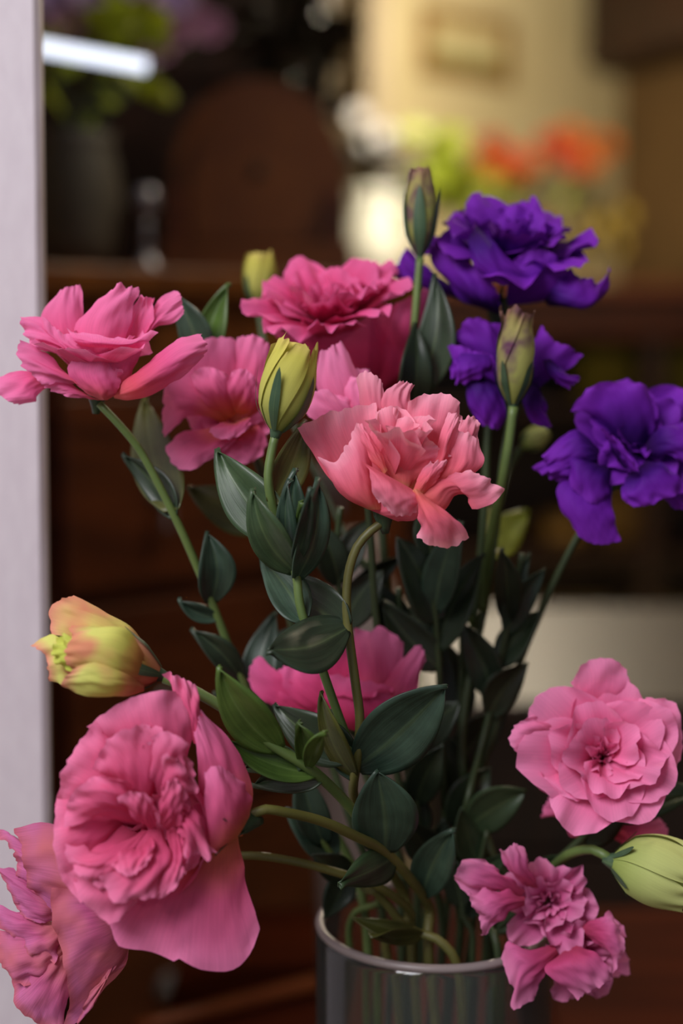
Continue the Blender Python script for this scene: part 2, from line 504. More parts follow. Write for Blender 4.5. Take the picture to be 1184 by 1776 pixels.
M['bulb'] = glow_mat('warm_bulb', 'ffd9a0', 12.0)

def struct(o):
    o['kind'] = 'structure'
    return o
struct(box('floor', (-2.2, -1.2, -0.1), (3.2, 7.6, 0.0), M['floor']))
struct(box('ceiling', (-2.2, -1.2, 2.75), (3.2, 7.6, 2.85), M['ceil']))

def wall_seg(name, a, b, z0, z1, th, mat):
    a = np.array(a, float); b = np.array(b, float)
    d = (b - a) / np.linalg.norm(b - a)
    n = np.array([-d[1], d[0]]) * th
    q = [a, b, b + n, a + n]
    v = [(p[0], p[1], z) for z in (z0, z1) for p in q]
    f = [(3, 2, 1, 0), (4, 5, 6, 7), (0, 1, 5, 4), (1, 2, 6, 5), (2, 3, 7, 6), (3, 0, 4, 7)]
    return struct(mesh_obj(name, v, f, mat, smooth=False))
A2 = np.array([0.19, 6.2]); B2 = np.array([1.27, 7.1])
wall_seg('wall_back', A2, B2 + 0.3 * (B2 - A2), 0, 2.75, 0.12, M['plaster'])
wall_seg('wall_rear_left', (-2.2, 6.6), (0.10, 6.6), 0, 2.75, 0.12, M['plaster_grey'])
wall_seg('wall_rear_right', B2, (2.3, 5.2), 0, 2.75, 0.12, M['brownwall'])
wall_seg('wall_right', (2.32, 5.2), (2.32, -1.2), 0, 2.75, 0.12, M['brownwall'])
wall_seg('wall_side', (-2.15, -1.2), (-2.15, 6.58), 0, 2.75, 0.1, M['plaster_grey'])
# corner pilaster between the grey and the cream wall
struct(box('trim_1', (0.10, 6.12, 0), (0.185, 6.6, 2.75), M['plaster_grey'], bevel=0.01))

# white painted board wall beside the bouquet; its edge leans a hair
def board():
    y0, y1 = 0.70, 0.709
    nz = 60
    rng = np.random.RandomState(4)
    v, f = [], []
    for i in range(nz + 1):
        z = 2.75 * i / nz
        xe = -0.1484 + 0.0103 * z
        for (x, y) in ((-2.05, y0), (xe - 0.0025, y0), (xe + rng.uniform(-.0004, .0004), y0 + 0.0025), (xe, y1), (-2.05, y1)):
            v.append((x, y, z))
    for i in range(nz):
        for k in range(5):
            a = i * 5 + k; b = i * 5 + (k + 1) % 5
            f.append((a, b, b + 5, a + 5))
    f.append((4, 3, 2, 1, 0)); f.append(tuple(nz * 5 + k for k in range(5)))
    return struct(mesh_obj('wall_left', v, f, M['whitewood'], smooth=False))
board()

def hit(px, py, p0, n):
    d = W(px, py, 1.0) - CAM
    t = np.dot(np.asarray(p0) - CAM, n) / np.dot(d, n)
    return CAM + d * t

# framed picture on the cream wall
def picture():
    d = np.array([*(B2 - A2), 0.0]); d /= np.linalg.norm(d)
    n = np.array([d[1], -d[0], 0])
    p0 = np.array([*A2, 0])
    a = hit(724, 72, p0, n); b = hit(880, 92, p0, n)
    wd = np.linalg.norm((b - a)[:2]); c = (a + b) / 2
    h = 0.27
    t = thing('framed_picture', 'tan framed landscape picture hanging on the cream wall', 'picture', c + n * 0.012 - np.array([0, 0, h / 2]))
    z = np.array([0, 0, 1.0])
    def bar(name, x0, x1, z0, z1, th, mat, y0=0.003):
        q = [(x0, z0), (x1, z0), (x1, z1), (x0, z1)]
        v = [c + d * x + z * zz + n * y for y in (y0, th) for (x, zz) in q]
        f = [(0, 1, 2, 3), (7, 6, 5, 4), (0, 4, 5, 1), (1, 5, 6, 2), (2, 6, 7, 3), (3, 7, 4, 0)]
        return mesh_obj(name, v, f, mat, t, smooth=False)
    w = wd / 2; k = 0.05; hh = h / 2
    bar('frame_bar', -w, w, hh - k, hh, 0.03, M['frame'])
    bar('frame_bar', -w, w, -hh, -hh + k, 0.03, M['frame'])
    bar('frame_bar', -w, -w + k, -hh + k, hh - k, 0.03, M['frame'])
    bar('frame_bar', w - k, w, -hh + k, hh - k, 0.03, M['frame'])
    m, nt, bs = newmat('landscape_print')
    N, K = nt.nodes, nt.links
    tc = N.new('ShaderNodeTexCoord'); sp = N.new('ShaderNodeSeparateXYZ'); K.new(tc.outputs['Generated'], sp.inputs[0])
    K.new(ramp(nt, sp.outputs[2], [(0.0, 'b0a070'), (0.12, '8c8a58'), (0.2, '6e7a50'), (0.34, 'b4aa7a'), (0.45, 'c8bc90'), (1.0, 'cdbf8e')]), bs.inputs['Base Color'])
    bar('print', -w + k, w - k, -hh + k, hh - k, 0.012, m)
picture()

# ------------------------------------------------------------------ table, chest, crate, console
TZ = 0.73
def table():
    t = thing('mahogany_table', 'dark red-brown mahogany table carrying the glass vase', 'table', (0.5, 0.7, 0))
    for i in range(5):
        x0 = -0.118 + i * 0.26
        box('table_plank', (x0, 0.22, TZ - 0.03), (x0 + 0.2585, 1.17, TZ), M['mahogany'], t, bevel=0.002)
    box('apron', (-0.08, 0.26, TZ - 0.12), (1.14, 0.285, TZ - 0.03), M['mahogany'], t)
    box('apron', (-0.08, 1.10, TZ - 0.12), (1.14, 1.125, TZ - 0.03), M['mahogany'], t)
    for x in (-0.08, 1.08):
        for y in (0.26, 1.065):
            box('leg', (x, y, 0), (x + 0.06, y + 0.06, TZ - 0.03), M['mahogany'], t, bevel=0.004)
table()
cane_a, cane_b = W(235, 1790, 0.985), W(560, 1690, 1.06)
cane_a[2] = cane_b[2] = TZ + 0.0062
cane = tube('wooden_stick', [cane_a, (cane_a + cane_b) / 2, cane_b], 0.006, M['cane'], None, loc=cane_a)
tag(cane, 'orange-brown wooden stick lying on the dark table', 'stick')

CH_A = np.array([0.10, 1.60]); YAW = math.radians(40)
E1 = np.array([-math.cos(YAW), -math.sin(YAW)]); E2 = np.array([-math.sin(YAW), math.cos(YAW)])
CTOP = 1.2436
def cpt(s, t, z):
    p = CH_A + E1 * s + E2 * t
    return np.array([p[0], p[1], z])
def cbox(name, s0, s1, t0, t1, z0, z1, mat, parent, bevel=0.0):
    v = [cpt(s, t, z) for z in (z0, z1) for (s, t) in ((s0, t0), (s1, t0), (s1, t1), (s0, t1))]
    f = [(0, 1, 2, 3), (7, 6, 5, 4), (0, 4, 5, 1), (1, 5, 6, 2), (2, 6, 7, 3), (3, 7, 4, 0)]
    o = mesh_obj(name, v, f, mat, parent, smooth=False)
    if bevel:
        b = o.modifiers.new('bevel', 'BEVEL'); b.width = bevel; b.segments = 2
    return o
def chest():
    t = thing('chest_of_drawers', 'tall red-brown wooden chest of drawers with pewter pulls', 'dresser', cpt(0.4, 0.25, 0))
    cbox('body', 0.02, 0.88, 0.025, 0.52, 0.06, CTOP - 0.026, M['wood'], t)
    cbox('top_board', 0.0, 0.90, 0.0, 0.54, CTOP - 0.026, CTOP, M['wood_warm'], t, 0.004)
    cbox('frieze', 0.015, 0.885, 0.016, 0.03, CTOP - 0.105, CTOP - 0.027, M['wood_warm'], t, 0.002)
    for s in (0.03, 0.83):
        for u in (0.04, 0.46):
            cbox('foot', s, s + 0.05, u, u + 0.05, 0, 0.06, M['wood'], t)
    zs = [(0.10, 0.40), (0.42, 0.72), (0.74, 0.94), (0.955, 1.13)]
    nrm = -np.array([*E2, 0])
    for z0, z1 in zs:
        for s0, s1 in ((0.04, 0.44), (0.46, 0.86)):
            d = cbox('drawer', s0, s1, 0.008, 0.03, z0, z1, M['wood'], t, 0.004)
            for f in (0.25, 0.75):
                s = s0 + (s1 - s0) * f
                zc = (z0 + z1) / 2
                c = cpt(s, 0.008, zc)
                lathe('backplate', c, nrm, [(0.013, 0), (0.012, 0.003), (0.004, 0.004)], M['pewter'], d, n=14)
                tube('pull', [c + nrm * 0.003, c + nrm * 0.012 - np.array([0, 0, 0.01]), c + nrm * 0.011 - np.array([0, 0, 0.035])], 0.004, M['pewter'], d, taper=[0.003, 0.0035, 0.0055])
    for k in range(2):
        lathe('knob', cpt(0.335 + 0.035 * k, 0.016, CTOP - 0.045 - 0.02 * k), nrm, [(0.004, 0), (0.004, 0.006), (0.008, 0.01), (0.007, 0.016), (0.002, 0.018)], M['iron'], t, n=12)
chest()

def wardrobe():
    t = thing('wardrobe', 'tall brown wooden wardrobe with panelled doors behind the chest', 'wardrobe', (-0.6, 2.35, 0))
    box('carcass', (-1.25, 2.13, 0.0), (-0.02, 2.6, 2.3), M['wood_dark'], t)
    box('cornice', (-1.28, 2.09, 2.3), (0.0, 2.62, 2.36), M['wood'], t, bevel=0.008)
    for x0, x1 in ((-1.24, -0.64), (-0.63, -0.03)):
        d = box('door', (x0, 2.11, 0.06), (x1, 2.13, 2.28), M['wood_dark'], t, bevel=0.003)
        for z0, z1 in ((0.14, 0.95), (1.05, 1.42), (1.52, 2.2)):
            box('panel', (x0 + 0.07, 2.098, z0), (x1 - 0.07, 2.112, z1), M['wood_dark'], d, bevel=0.008)
    lathe('knob', (-0.60, 2.11, 1.1), (0, -1, 0), [(0.006, 0), (0.006, 0.012), (0.014, 0.018), (0.012, 0.03), (0.003, 0.034)], M['iron'], t, n=14)
wardrobe()

def crate():
    t = thing('blanket_chest', 'dark wooden blanket chest on the floor behind the table', 'chest', (0.8, 1.9, 0))
    for i in range(5):
        box('plank', (0.10, 1.70, 0.01 + i * 0.146), (1.5, 1.72, 0.150 + i * 0.146), M['wood_dark'], t, bevel=0.003)
    box('body', (0.11, 1.72, 0.0), (1.49, 2.3, 0.735), M['wood_dark'], t)
    box('lid', (0.09, 1.69, 0.735), (1.51, 2.32, 0.77), M['wood_dark'], t, bevel=0.006)
crate()

CZ = 1.37
def console():
    t = thing('wooden_console', 'long dark wooden console standing on the cream floor', 'console', (0.7, 5.6, 0))
    box('top_board', (-0.15, 5.25, CZ - 0.04), (1.62, 5.95, CZ), M['wood'], t, bevel=0.005)
    box('apron', (-0.12, 5.29, CZ - 0.185), (1.58, 5.32, CZ - 0.04), M['wood'], t)
    box('back_panel', (-0.12, 5.9, 0.16), (0.05, 5.93, CZ - 0.04), M['wood_dark'], t)
    box('back_panel', (0.05, 5.9, 0.16), (1.58, 5.93, CZ - 0.04), M['wood_dark'], t)
    box('shelf', (-0.10, 5.31, 0.93), (1.56, 5.9, 0.955), M['wood_dark'], t)
    box('shelf', (-0.10, 5.31, 0.40), (1.56, 5.9, 0.43), M['wood_dark'], t)
    for x in (-0.12, 1.05, 1.51):
        for y in (5.30, 5.83):
            box('leg', (x, y, 0), (x + 0.07, y + 0.07, CZ - 0.04), M['wood_dark'], t, bevel=0.004)
console()
for k, (x, w, col_) in enumerate(((0.83, 0.20, 'first'), (1.14, 0.24, 'second'))):
    t = thing('folded_cloth', ('olive cloth folded on the console shelf left of its middle leg', 'olive cloth folded on the console shelf right of its middle leg')[k], 'cloth', (x + w / 2, 5.5, 0.955))
    for i in range(4):
        z = 0.957 + i * 0.045
        P = []
        for a in np.linspace(0, 2 * math.pi, 17)[:-1]:
            P.append((0.5 * w * np.sign(math.cos(a)) * abs(math.cos(a)) ** 0.35, 0.022 * np.sign(math.sin(a)) * abs(math.sin(a)) ** 0.7))
        v = [(x + w / 2 + p[0], yy, z + 0.022 + p[1]) for yy in (5.36, 5.62) for p in P]
        f = grid_faces(16, 2, wrap=True) + [tuple(range(16))[::-1], tuple(range(16, 32))]
        mesh_obj('fold', v, f, M['olivecloth'], t)
for k, (px, lab, r) in enumerate(((1075, 'small round ochre glazed pot on the lowest console shelf', 0.09), (980, 'wider ochre glazed bowl on the lowest console shelf', 0.10))):
    x = (px - 592) / FPX * 5.5
    h = 0.2 if k == 0 else 0.11
    o = lathe('glazed_pot', (x, 5.50, 0.43), (0, 0, 1), [(r * .6, 0), (r * .95, h * .3), (r, h * .6), (r * .8, h * .9), (r * .85, h), (r * .75, h), (r * .7, h * .85)], M['gold'], None, loc=(x, 5.5, 0.43))
    tag(o, lab, 'pot')

# pendant lamp that warms the rear wall
def pendant(c, label, power):
    c = np.array(c)
    t = thing('pendant_lamp', label, 'lamp', c + np.array([0, 0, 0.27]))
    tube('cord', [c + np.array([0, 0, 0.27]), c + np.array([0, 0, 0.2]), c + np.array([0, 0, 0.1])], 0.004, M['iron'], t)
    lathe('shade', c, (0, 0, 1), [(0.15, 0), (0.11, 0.05), (0.05, 0.09), (0.015, 0.11)], M['iron'], t, close=False)
    lathe('bulb', c + np.array([0, 0, -0.01]), (0, 0, 1), [(0.004, -0.035), (0.025, -0.025), (0.035, 0), (0.025, 0.035), (0.012, 0.06)], M['bulb'], t)
    l = bpy.data.lights.new('pendant_light', 'POINT'); l.energy = power; l.color = (1.0, 0.86, 0.64); l.shadow_soft_size = 0.06
    lo = bpy.data.objects.new('pendant_light', l); link(lo, t); lo.location = (0, 0, -0.33)
pendant((0.42, 4.95, 2.48), 'small warm pendant lamp hanging from the ceiling above the console', 105)
pendant((0.85, 1.35, 2.48), 'unseen warm pendant lamp added above the table to brighten the chest', 22)  # added out of view to brighten the chest and what stands on it

# dark wall cupboard
def cupboard():
    d = np.array([2.3 - 1.29, 5.2 - 7.1]); d /= np.linalg.norm(d)
    n = np.array([d[1], -d[0]])
    n = n if n[1] < 0 else -n
    b0 = np.array([1.29, 7.1])
    z0 = 2.36
    t = thing('wall_cupboard', 'nearly black cupboard hung high on the brown wall', 'cupboard', (*(b0 + d * 0.8 + n * 0.2), z0))
    def cb(name, s0, s1, t0, t1, za, zb, bv=0.0):
        v = [(*(b0 + d * s + n * u), z) for z in (za, zb) for (s, u) in ((s0, t0), (s1, t0), (s1, t1), (s0, t1))]
        o = mesh_obj(name, v, [(3, 2, 1, 0), (4, 5, 6, 7), (0, 1, 5, 4), (1, 2, 6, 5), (2, 3, 7, 6), (3, 0, 4, 7)], M['wood_dark'], t, smooth=False)
        return o
    cb('body', 0.12, 1.6, 0.005, 0.30, z0, 2.74)
    cb('door', 0.13, 0.85, 0.30, 0.32, z0 + 0.01, 2.73)
    cb('door', 0.87, 1.59, 0.30, 0.32, z0 + 0.01, 2.73)
cupboard()

# ------------------------------------------------------------------ things on the chest
def on_chest(px, y):
    d = y / math.cos(PITCH)
    x = (px - 592) / FPX * d
    return np.array([x, y, CTOP])

def arched_box():
    c = on_chest(452, 1.74)
    t = thing('arched_wooden_case', 'brown wooden case with arched back board on the chest', 'case', c)
    def slab(name, pts, y0, y1, mat):
        n = len(pts)
        v = [c + np.array([p[0], y, p[1]]) for y in (y0, y1) for p in pts]
        f = [tuple(range(n)), tuple(range(2 * n - 1, n - 1, -1))] + [(i + n, (i + 1) % n + n, (i + 1) % n, i) for i in range(n)]
        return mesh_obj(name, v, f, mat, t, smooth=False)
    def arch(w, h0, h, k=26, z0=0.0):
        pts = [(-w, z0), (w, z0)]
        for i in range(k + 1):
            a = math.pi * i / k
            pts.append((w * math.cos(a), h0 + (h - h0) * math.sin(a) ** 0.8))
        return pts
    slab('back_board', arch(0.098, 0.085, 0.222), -0.01, 0.03, M['wood_warm'])
    slab('front_panel', arch(0.074, 0.075, 0.198, z0=0.045), -0.022, -0.010, M['wood_warm'])
    slab('plinth', [(-0.105, 0), (0.105, 0), (0.105, 0.04), (-0.105, 0.04)], -0.05, 0.035, M['wood_warm'])
    for s in (-1, 1):
        x = s * 0.088
        slab('side_post', [(x - 0.010, 0.04), (x + 0.010, 0.04), (x + 0.010, 0.10), (x - 0.010, 0.10)], -0.035, -0.010, M['wood'])
    lathe('keyhole_plate', c + np.array([0, -0.022, 0.12]), (0, -1, 0), [(0.008, 0), (0.007, 0.002), (0.002, 0.003)], M['iron'], t, n=14)
arched_box()

def candlestick():
    c = on_chest(262, 1.46)
    t = thing('pewter_candlestick', 'small pewter candlestick standing on the chest', 'candlestick', c)
    lathe('base', c, (0, 0, 1), [(0.014, 0), (0.014, 0.004), (0.006, 0.012), (0.004, 0.02)], M['pewter'], t, n=18)
    lathe('shaft', c, (0, 0, 1), [(0.004, 0.02), (0.005, 0.03), (0.0035, 0.04), (0.0035, 0.05)], M['pewter'], t, n=14)
    lathe('cup', c, (0, 0, 1), [(0.0035, 0.05), (0.010, 0.056), (0.012, 0.066), (0.010, 0.076), (0.006, 0.078)], M['pewter'], t, n=18)
candlestick()

def glow_strip():  # glowing tube stands in for a bright lit edge; its stand is added
    b = cpt(0.66, 0.09, CTOP)
    t = thing('glow_strip', 'glowing white strip on an added stand on the chest, imitating a bright streak', 'lamp', b)
    e0, e1 = W(52, 78, 1.36), W(262, 116, 1.385)
    lathe('base', b, (0, 0, 1), [(0.04, 0), (0.04, 0.006), (0.01, 0.012)], M['iron'], t, n=20)
    tube('stand', [b + np.array([0, 0, 0.01]), (b * 0.6 + e0 * 0.4), e0], 0.004, M['iron'], t)
    tube('tube', [e0, (e0 + e1) / 2, e1], 0.006, M['tube'], t, n=12)
    lathe('end_cap', e1, e1 - e0, [(0.007, -0.004), (0.007, 0.004), (0.003, 0.006)], M['pewter'], t, n=12)
glow_strip()

M['bg_mauve'] = petal_mat('mauve_blossom', [(0.0, '8a5a7c'), (0.5, 'c488b8'), (1.0, 'dcaed6')])
M['bg_lilac'] = petal_mat('lilac_blossom', [(0.0, '9a7ab4'), (0.5, 'c4a4e4'), (1.0, 'dcc8f4')])
M['bg_lime'] = leaf_mat('lime_leaf', '74821a', '8c9a28', transl=0.3)
M['bg_lime_bright'] = leaf_mat('bright_lime_leaf', 'a4b428', 'c4d040', transl=0.3)
M['bg_orange'] = petal_mat('orange_blossom', [(0.0, '6a2c0c'), (0.5, '8e4214'), (1.0, '9c541c')])
M['bg_red'] = petal_mat('red_blossom', [(0.0, '561410'), (0.5, '822616'), (1.0, '90341c')])
M['bg_yellow'] = petal_mat('yellow_blossom', [(0.0, '7c6218'), (0.5, '927a28'), (1.0, '9c8638')])
M['bg_white'] = petal_mat('white_blossom', [(0.0, 'a8a49c'), (0.5, 'c8c8c8'), (1.0, 'dcdce0')])
M['bg_black'] = leaf_mat('dark_brown_leaf', '1c1410', '2c2018')

def leaf_grid_simple(base, d, length, width, rng, droop=0.25):
    d = np.asarray(d, float); d = d / np.linalg.norm(d)
    s = np.cross(d, rng.normal(size=3)); s /= np.linalg.norm(s)
    n = np.cross(s, d)
    P, uv = [], []
    nv, nu = 9, 5
    for j in range(nv):
        v = j / (nv - 1)
        w = width * 0.5 * math.sin(math.pi * min(1, 0.06 + 0.94 * v) ** 0.75) ** 0.9
        for i in range(nu):
            e = 2 * i / (nu - 1) - 1
            P.append(np.asarray(base) + d * length * v + s * w * e + n * (abs(e) * w * 0.35) - np.array([0, 0, 1]) * droop * length * v * v)
            uv.append((i / (nu - 1), v))
    return np.array(P), uv

def free_leaf(t, base, bias, length, width, mat, seed):
    """a leaf on a stem, turned until it passes clear of its neighbours"""
    rng = np.random.RandomState(seed)
    best = None
    fc = grid_faces(5, 9)
    for k in range(60):
        sc = (1.0, 0.85, 0.7, 0.55, 0.45)[k // 12]
        P, uv = leaf_grid_simple(base, rng.normal(size=3) * np.array([1, 1, 0.7]) + np.asarray(bias), length * sc, width * sc, rng)
        n = clash(P, fc, t.name)
        if best is None or n < best[0]:
            best = (n, P, uv)
        if n == 0:
            break
    return mesh_obj('leaf', best[1], fc, mat, t, best[2])

def blossom(parent, c, axis, mat, R, n=(5, 7, 8), seed=0, name='flower_head'):
    """small background flower: head mesh with petals under it"""
    hd = lathe(name, c, axis, [(R * .06, -R * .25), (R * .18, -R * .12), (R * .14, 0.0), (R * .05, R * .08)], M['stem_dark'], parent, n=10)
    for w, k in enumerate(n):
        for i in range(k):
            rev_petal(hd, mat, c, axis, 2 * math.pi * (i + 0.5 * w) / k, R * 1000 * (0.6 + 0.2 * w), R * 1000 * (0.55 + 0.15 * w), 10 + 12 * w, 35 + 22 * w, r0=R * 60, ruf=R * 40, off=R * 30, seed=seed + w * 50 + i, nu=6, nv=6, jag=0.2)
    return hd

def bunch(c, mouth_r, mouth_z, floor_z, items, dlo, dhi, srad):
    """flowers and branches standing in one vessel: heads apart in depth, stems fanned through the mouth, leaves clear of each other"""
    n = len(items)
    dep = np.array([it['d'] for it in items], float)
    rad = np.array([it['R'] for it in items])
    for _ in range(400):                       # heads move apart along their own line of sight
        p = np.array([W(it['px'], it['py'], x) for it, x in zip(items, dep)])
        mv = np.zeros(n)
        for a in range(n):
            for b in range(a + 1, n):
                g = (rad[a] + rad[b]) * 1.0 - np.linalg.norm(p[a] - p[b])
                if g > 0:
                    s = 1.0 if dep[a] >= dep[b] else -1.0
                    mv[a] += s * g * 0.3; mv[b] -= s * g * 0.3
        if not mv.any():
            break
        dep = np.clip(dep + mv, dlo, dhi)
    heads = [W(it['px'], it['py'], x) for it, x in zip(items, dep)]
    q = [mouth_r * math.sqrt((k + 0.5) / n) * np.array([math.cos(k * 2.39996), math.sin(k * 2.39996)]) for k in range(n)]
    want = [(h - c)[:2] for h in heads]
    sc = mouth_r / max(np.linalg.norm(w) for w in want)
    order = list(range(n))
    for _ in range(30):                        # each stem takes the place in the mouth that lies toward its flower
        ch = False
        for a in range(n):
            for b in range(a + 1, n):
                f = lambda x, y: np.linalg.norm(q[order[x]] - want[y] * sc) ** 2
                if f(b, a) + f(a, b) + 1e-12 < f(a, a) + f(b, b):
                    order[a], order[b] = order[b], order[a]; ch = True
        if not ch:
            break
    made = []
    for k, it in enumerate(items):
        u = q[order[k]]
        base = np.array([c[0] + u[0] * 0.7, c[1] + u[1] * 0.7, c[2] + floor_z])
        t = thing(it['name'], it['label'], it['cat'], base, it['group'])
        end = heads[k]
        if it.get('mat'):
            ax = np.array(it['axis'], float); ax /= np.linalg.norm(ax)
            blossom(t, heads[k], ax, M[it['mat']], it['R'], seed=it['seed'])
            end = heads[k] - ax * it['R'] * 0.2
        made.append((t, base, np.array([c[0] + u[0], c[1] + u[1], c[2] + mouth_z]), end))
    paths = []
    for k, (t, base, mouth, end) in enumerate(made):
        rng = np.random.RandomState(items[k]['seed'])
        ln = np.linalg.norm(end - mouth)
        best = None
        for trial in range(140):
            mid = mouth * 0.5 + end * 0.5 + np.array([0, 0, max(0.0, mouth[2] + 0.35 * ln - 0.5 * (mouth[2] + end[2]))]) + rng.normal(size=3) * ln * 0.012 * (trial % 50)
            jit = np.append(rng.normal(size=2) * mouth_r * 0.10, 0) * (trial >= 20)
            pts = [base + jit, (base + mouth) * 0.5 + jit, mouth + jit, mid, end]
            dense = spline(pts, 40)
            P = np.concatenate([dense + np.array(o) * srad * 1.45 for o in ((1, 0, 0), (-0.5, 0.87, 0), (-0.5, -0.87, 0), (0, 0, 1))])
            fc = [(a * 40 + i, b * 40 + i, b * 40 + i + 1, a * 40 + i + 1) for a, b in ((0, 1), (1, 2), (2, 0), (0, 3)) for i in range(39)]
            m = clash(P, fc, t.name)
            if best is None or m < best[0]:
                best = (m, pts, dense)
            if m == 0:
                break
        tube('stem', best[1], srad, M['stem_dark'], t, n=6, res=8)
        paths.append(best[2])
    for k, it in enumerate(items):
        t = made[k][0]
        rng = np.random.RandomState(it['seed'] + 7)
        for j in range(it.get('nleaf', 0)):
            p = paths[k][int(rng.uniform(0.62, 0.95) * 39)]
            free_leaf(t, p, (0, 0, 0.5), it['ln'] * rng.uniform(.75, 1.15), it['ln'] * 0.42, M[it['leaf']], it['seed'] * 7 + j)
        for j in range(it.get('tuft', 0)):
            p = paths[k][39 - 2 * (j // 3)]
            free_leaf(t, p, (0, -0.4, 0.1), it['ln'], it['ln'] * it.get('wr', 0.58), M[it['leaf']], it['seed'] * 11 + j + 500)

# grey pot with mauve and lilac flowers
def mauve_pot():
    c = on_chest(148, 1.47)
    o = lathe('stoneware_pot', c, (0, 0, 1), [(0.030, 0), (0.038, 0.03), (0.041, 0.07), (0.036, 0.105), (0.032, 0.118), (0.036, 0.128), (0.031, 0.128), (0.028, 0.11), (0.030, 0.03), (0.024, 0.008)], M['stoneware'], None, loc=c)
    tag(o, 'dark grey stoneware pot of mauve flowers on the chest', 'pot')
    items = []
    spec = [(92, 8, 'bg_lilac'), (160, 2, 'bg_lilac'), (205, 40, 'bg_mauve'), (262, 42, 'bg_mauve'), (300, 72, 'bg_mauve'), (270, 95, 'bg_mauve'),
            (330, 40, 'bg_mauve'), (365, 62, 'bg_mauve'), (305, 12, 'bg_lilac'), (118, 60, 'bg_mauve'), (235, -18, 'bg_lilac')]
    for k, (px, py, mm) in enumerate(spec):
        lab = ('mauve double flower in the grey stoneware pot', 'lilac double flower in the grey stoneware pot')[mm == 'bg_lilac']
        items.append(dict(name='potted_flower', label=lab, cat='flower', group=lab.split(' in')[0] + 's', px=px, py=py, d=1.48 + 0.03 * (k % 4), R=0.026, mat=mm, axis=(0.1 * (k % 3 - 1), -0.8, 0.4), seed=100 + k * 31))
    for k, (px, py, ln) in enumerate([(92, 62, .055), (232, 40, .05), (215, 20, .045), (245, 140, .035), (262, 30, .04)]):
        items.append(dict(name='leafy_sprig', label='lime green leafy sprig among the mauve flowers', cat='sprig', group='lime sprigs', px=px, py=py, d=1.45, R=0.018, seed=500 + k, leaf='bg_lime_bright', nleaf=2, tuft=5, ln=ln))
    bunch(c, 0.022, 0.128, 0.014, items, 1.43, 1.66, 0.0014)
mauve_pot()

# dried dark foliage behind the arched case
def dark_bunch():
    c = on_chest(500, 1.84)
    o = lathe('bottle_vase', c, (0, 0, 1), [(0.02, 0), (0.025, 0.02), (0.022, 0.06), (0.012, 0.09), (0.011, 0.11), (0.013, 0.112), (0.0095, 0.112), (0.0095, 0.09), (0.018, 0.06), (0.021, 0.02), (0.014, 0.006)], M['iron'], None, loc=c)
    tag(o, 'black bottle vase hidden behind the arched wooden case', 'vase')
    items = [dict(name='dried_branch', label='dark brown dried leafy branch above the arched wooden case', cat='branch', group='dried dark branches', px=px, py=py, d=1.82 + 0.012 * k, R=0.022, seed=900 + k, leaf='bg_black', nleaf=4, tuft=9, ln=0.045, wr=0.6)
             for k, (px, py) in enumerate([(440, 25), (478, 60), (520, 40), (560, 70), (590, 30), (540, -20), (480, -10), (600, 62)])]
    bunch(c, 0.0068, 0.112, 0.010, items, 1.76, 1.98, 0.0009)
dark_bunch()

# ------------------------------------------------------------------ things on the console
def on_console(px, y):
    return np.array([(px - 592) / FPX * y / math.cos(PITCH), y, CZ])
def jug():
    c = on_console(645, 5.42)
    t = thing('enamel_jug', 'white enamel jug with side handle on the console', 'jug', c)
    lathe('body', c, (0, 0, 1), [(0.085, 0), (0.098, 0.01), (0.105, 0.10), (0.095, 0.2), (0.078, 0.27), (0.085, 0.30), (0.095, 0.32), (0.088, 0.32), (0.072, 0.27), (0.088, 0.19), (0.098, 0.09), (0.06, 0.012)], M['enamel'], t, n=28)
    tube('spout', [c + np.array([-0.07, 0, 0.24]), c + np.array([-0.10, -0.01, 0.28]), c + np.array([-0.125, -0.015, 0.305])], 0.03, M['enamel'], t, taper=[0.04, 0.034, 0.026])
    tube('handle', [c + np.array([0.085, 0, 0.28]), c + np.array([0.15, 0, 0.26]), c + np.array([0.15, 0, 0.14]), c + np.array([0.10, 0, 0.08])], 0.010, M['enamel'], t)
    bunch(c, 0.040, 0.318, 0.022, [dict(name='white_flower', label='white blossom on dark leafy stem in the enamel jug', cat='flower', group='white blossoms in the jug', px=px, py=py, d=5.46 + 0.03 * (k % 3), R=0.045, mat='bg_white', axis=(0.1, -1, 0.3), seed=1300 + k * 17, leaf='bg_black', nleaf=7, ln=0.13)
          for k, (px, py) in enumerate([(622, 205), (640, 248), (612, 262), (668, 240), (655, 290), (690, 268)])], 5.38, 5.8, 0.0025)
jug()
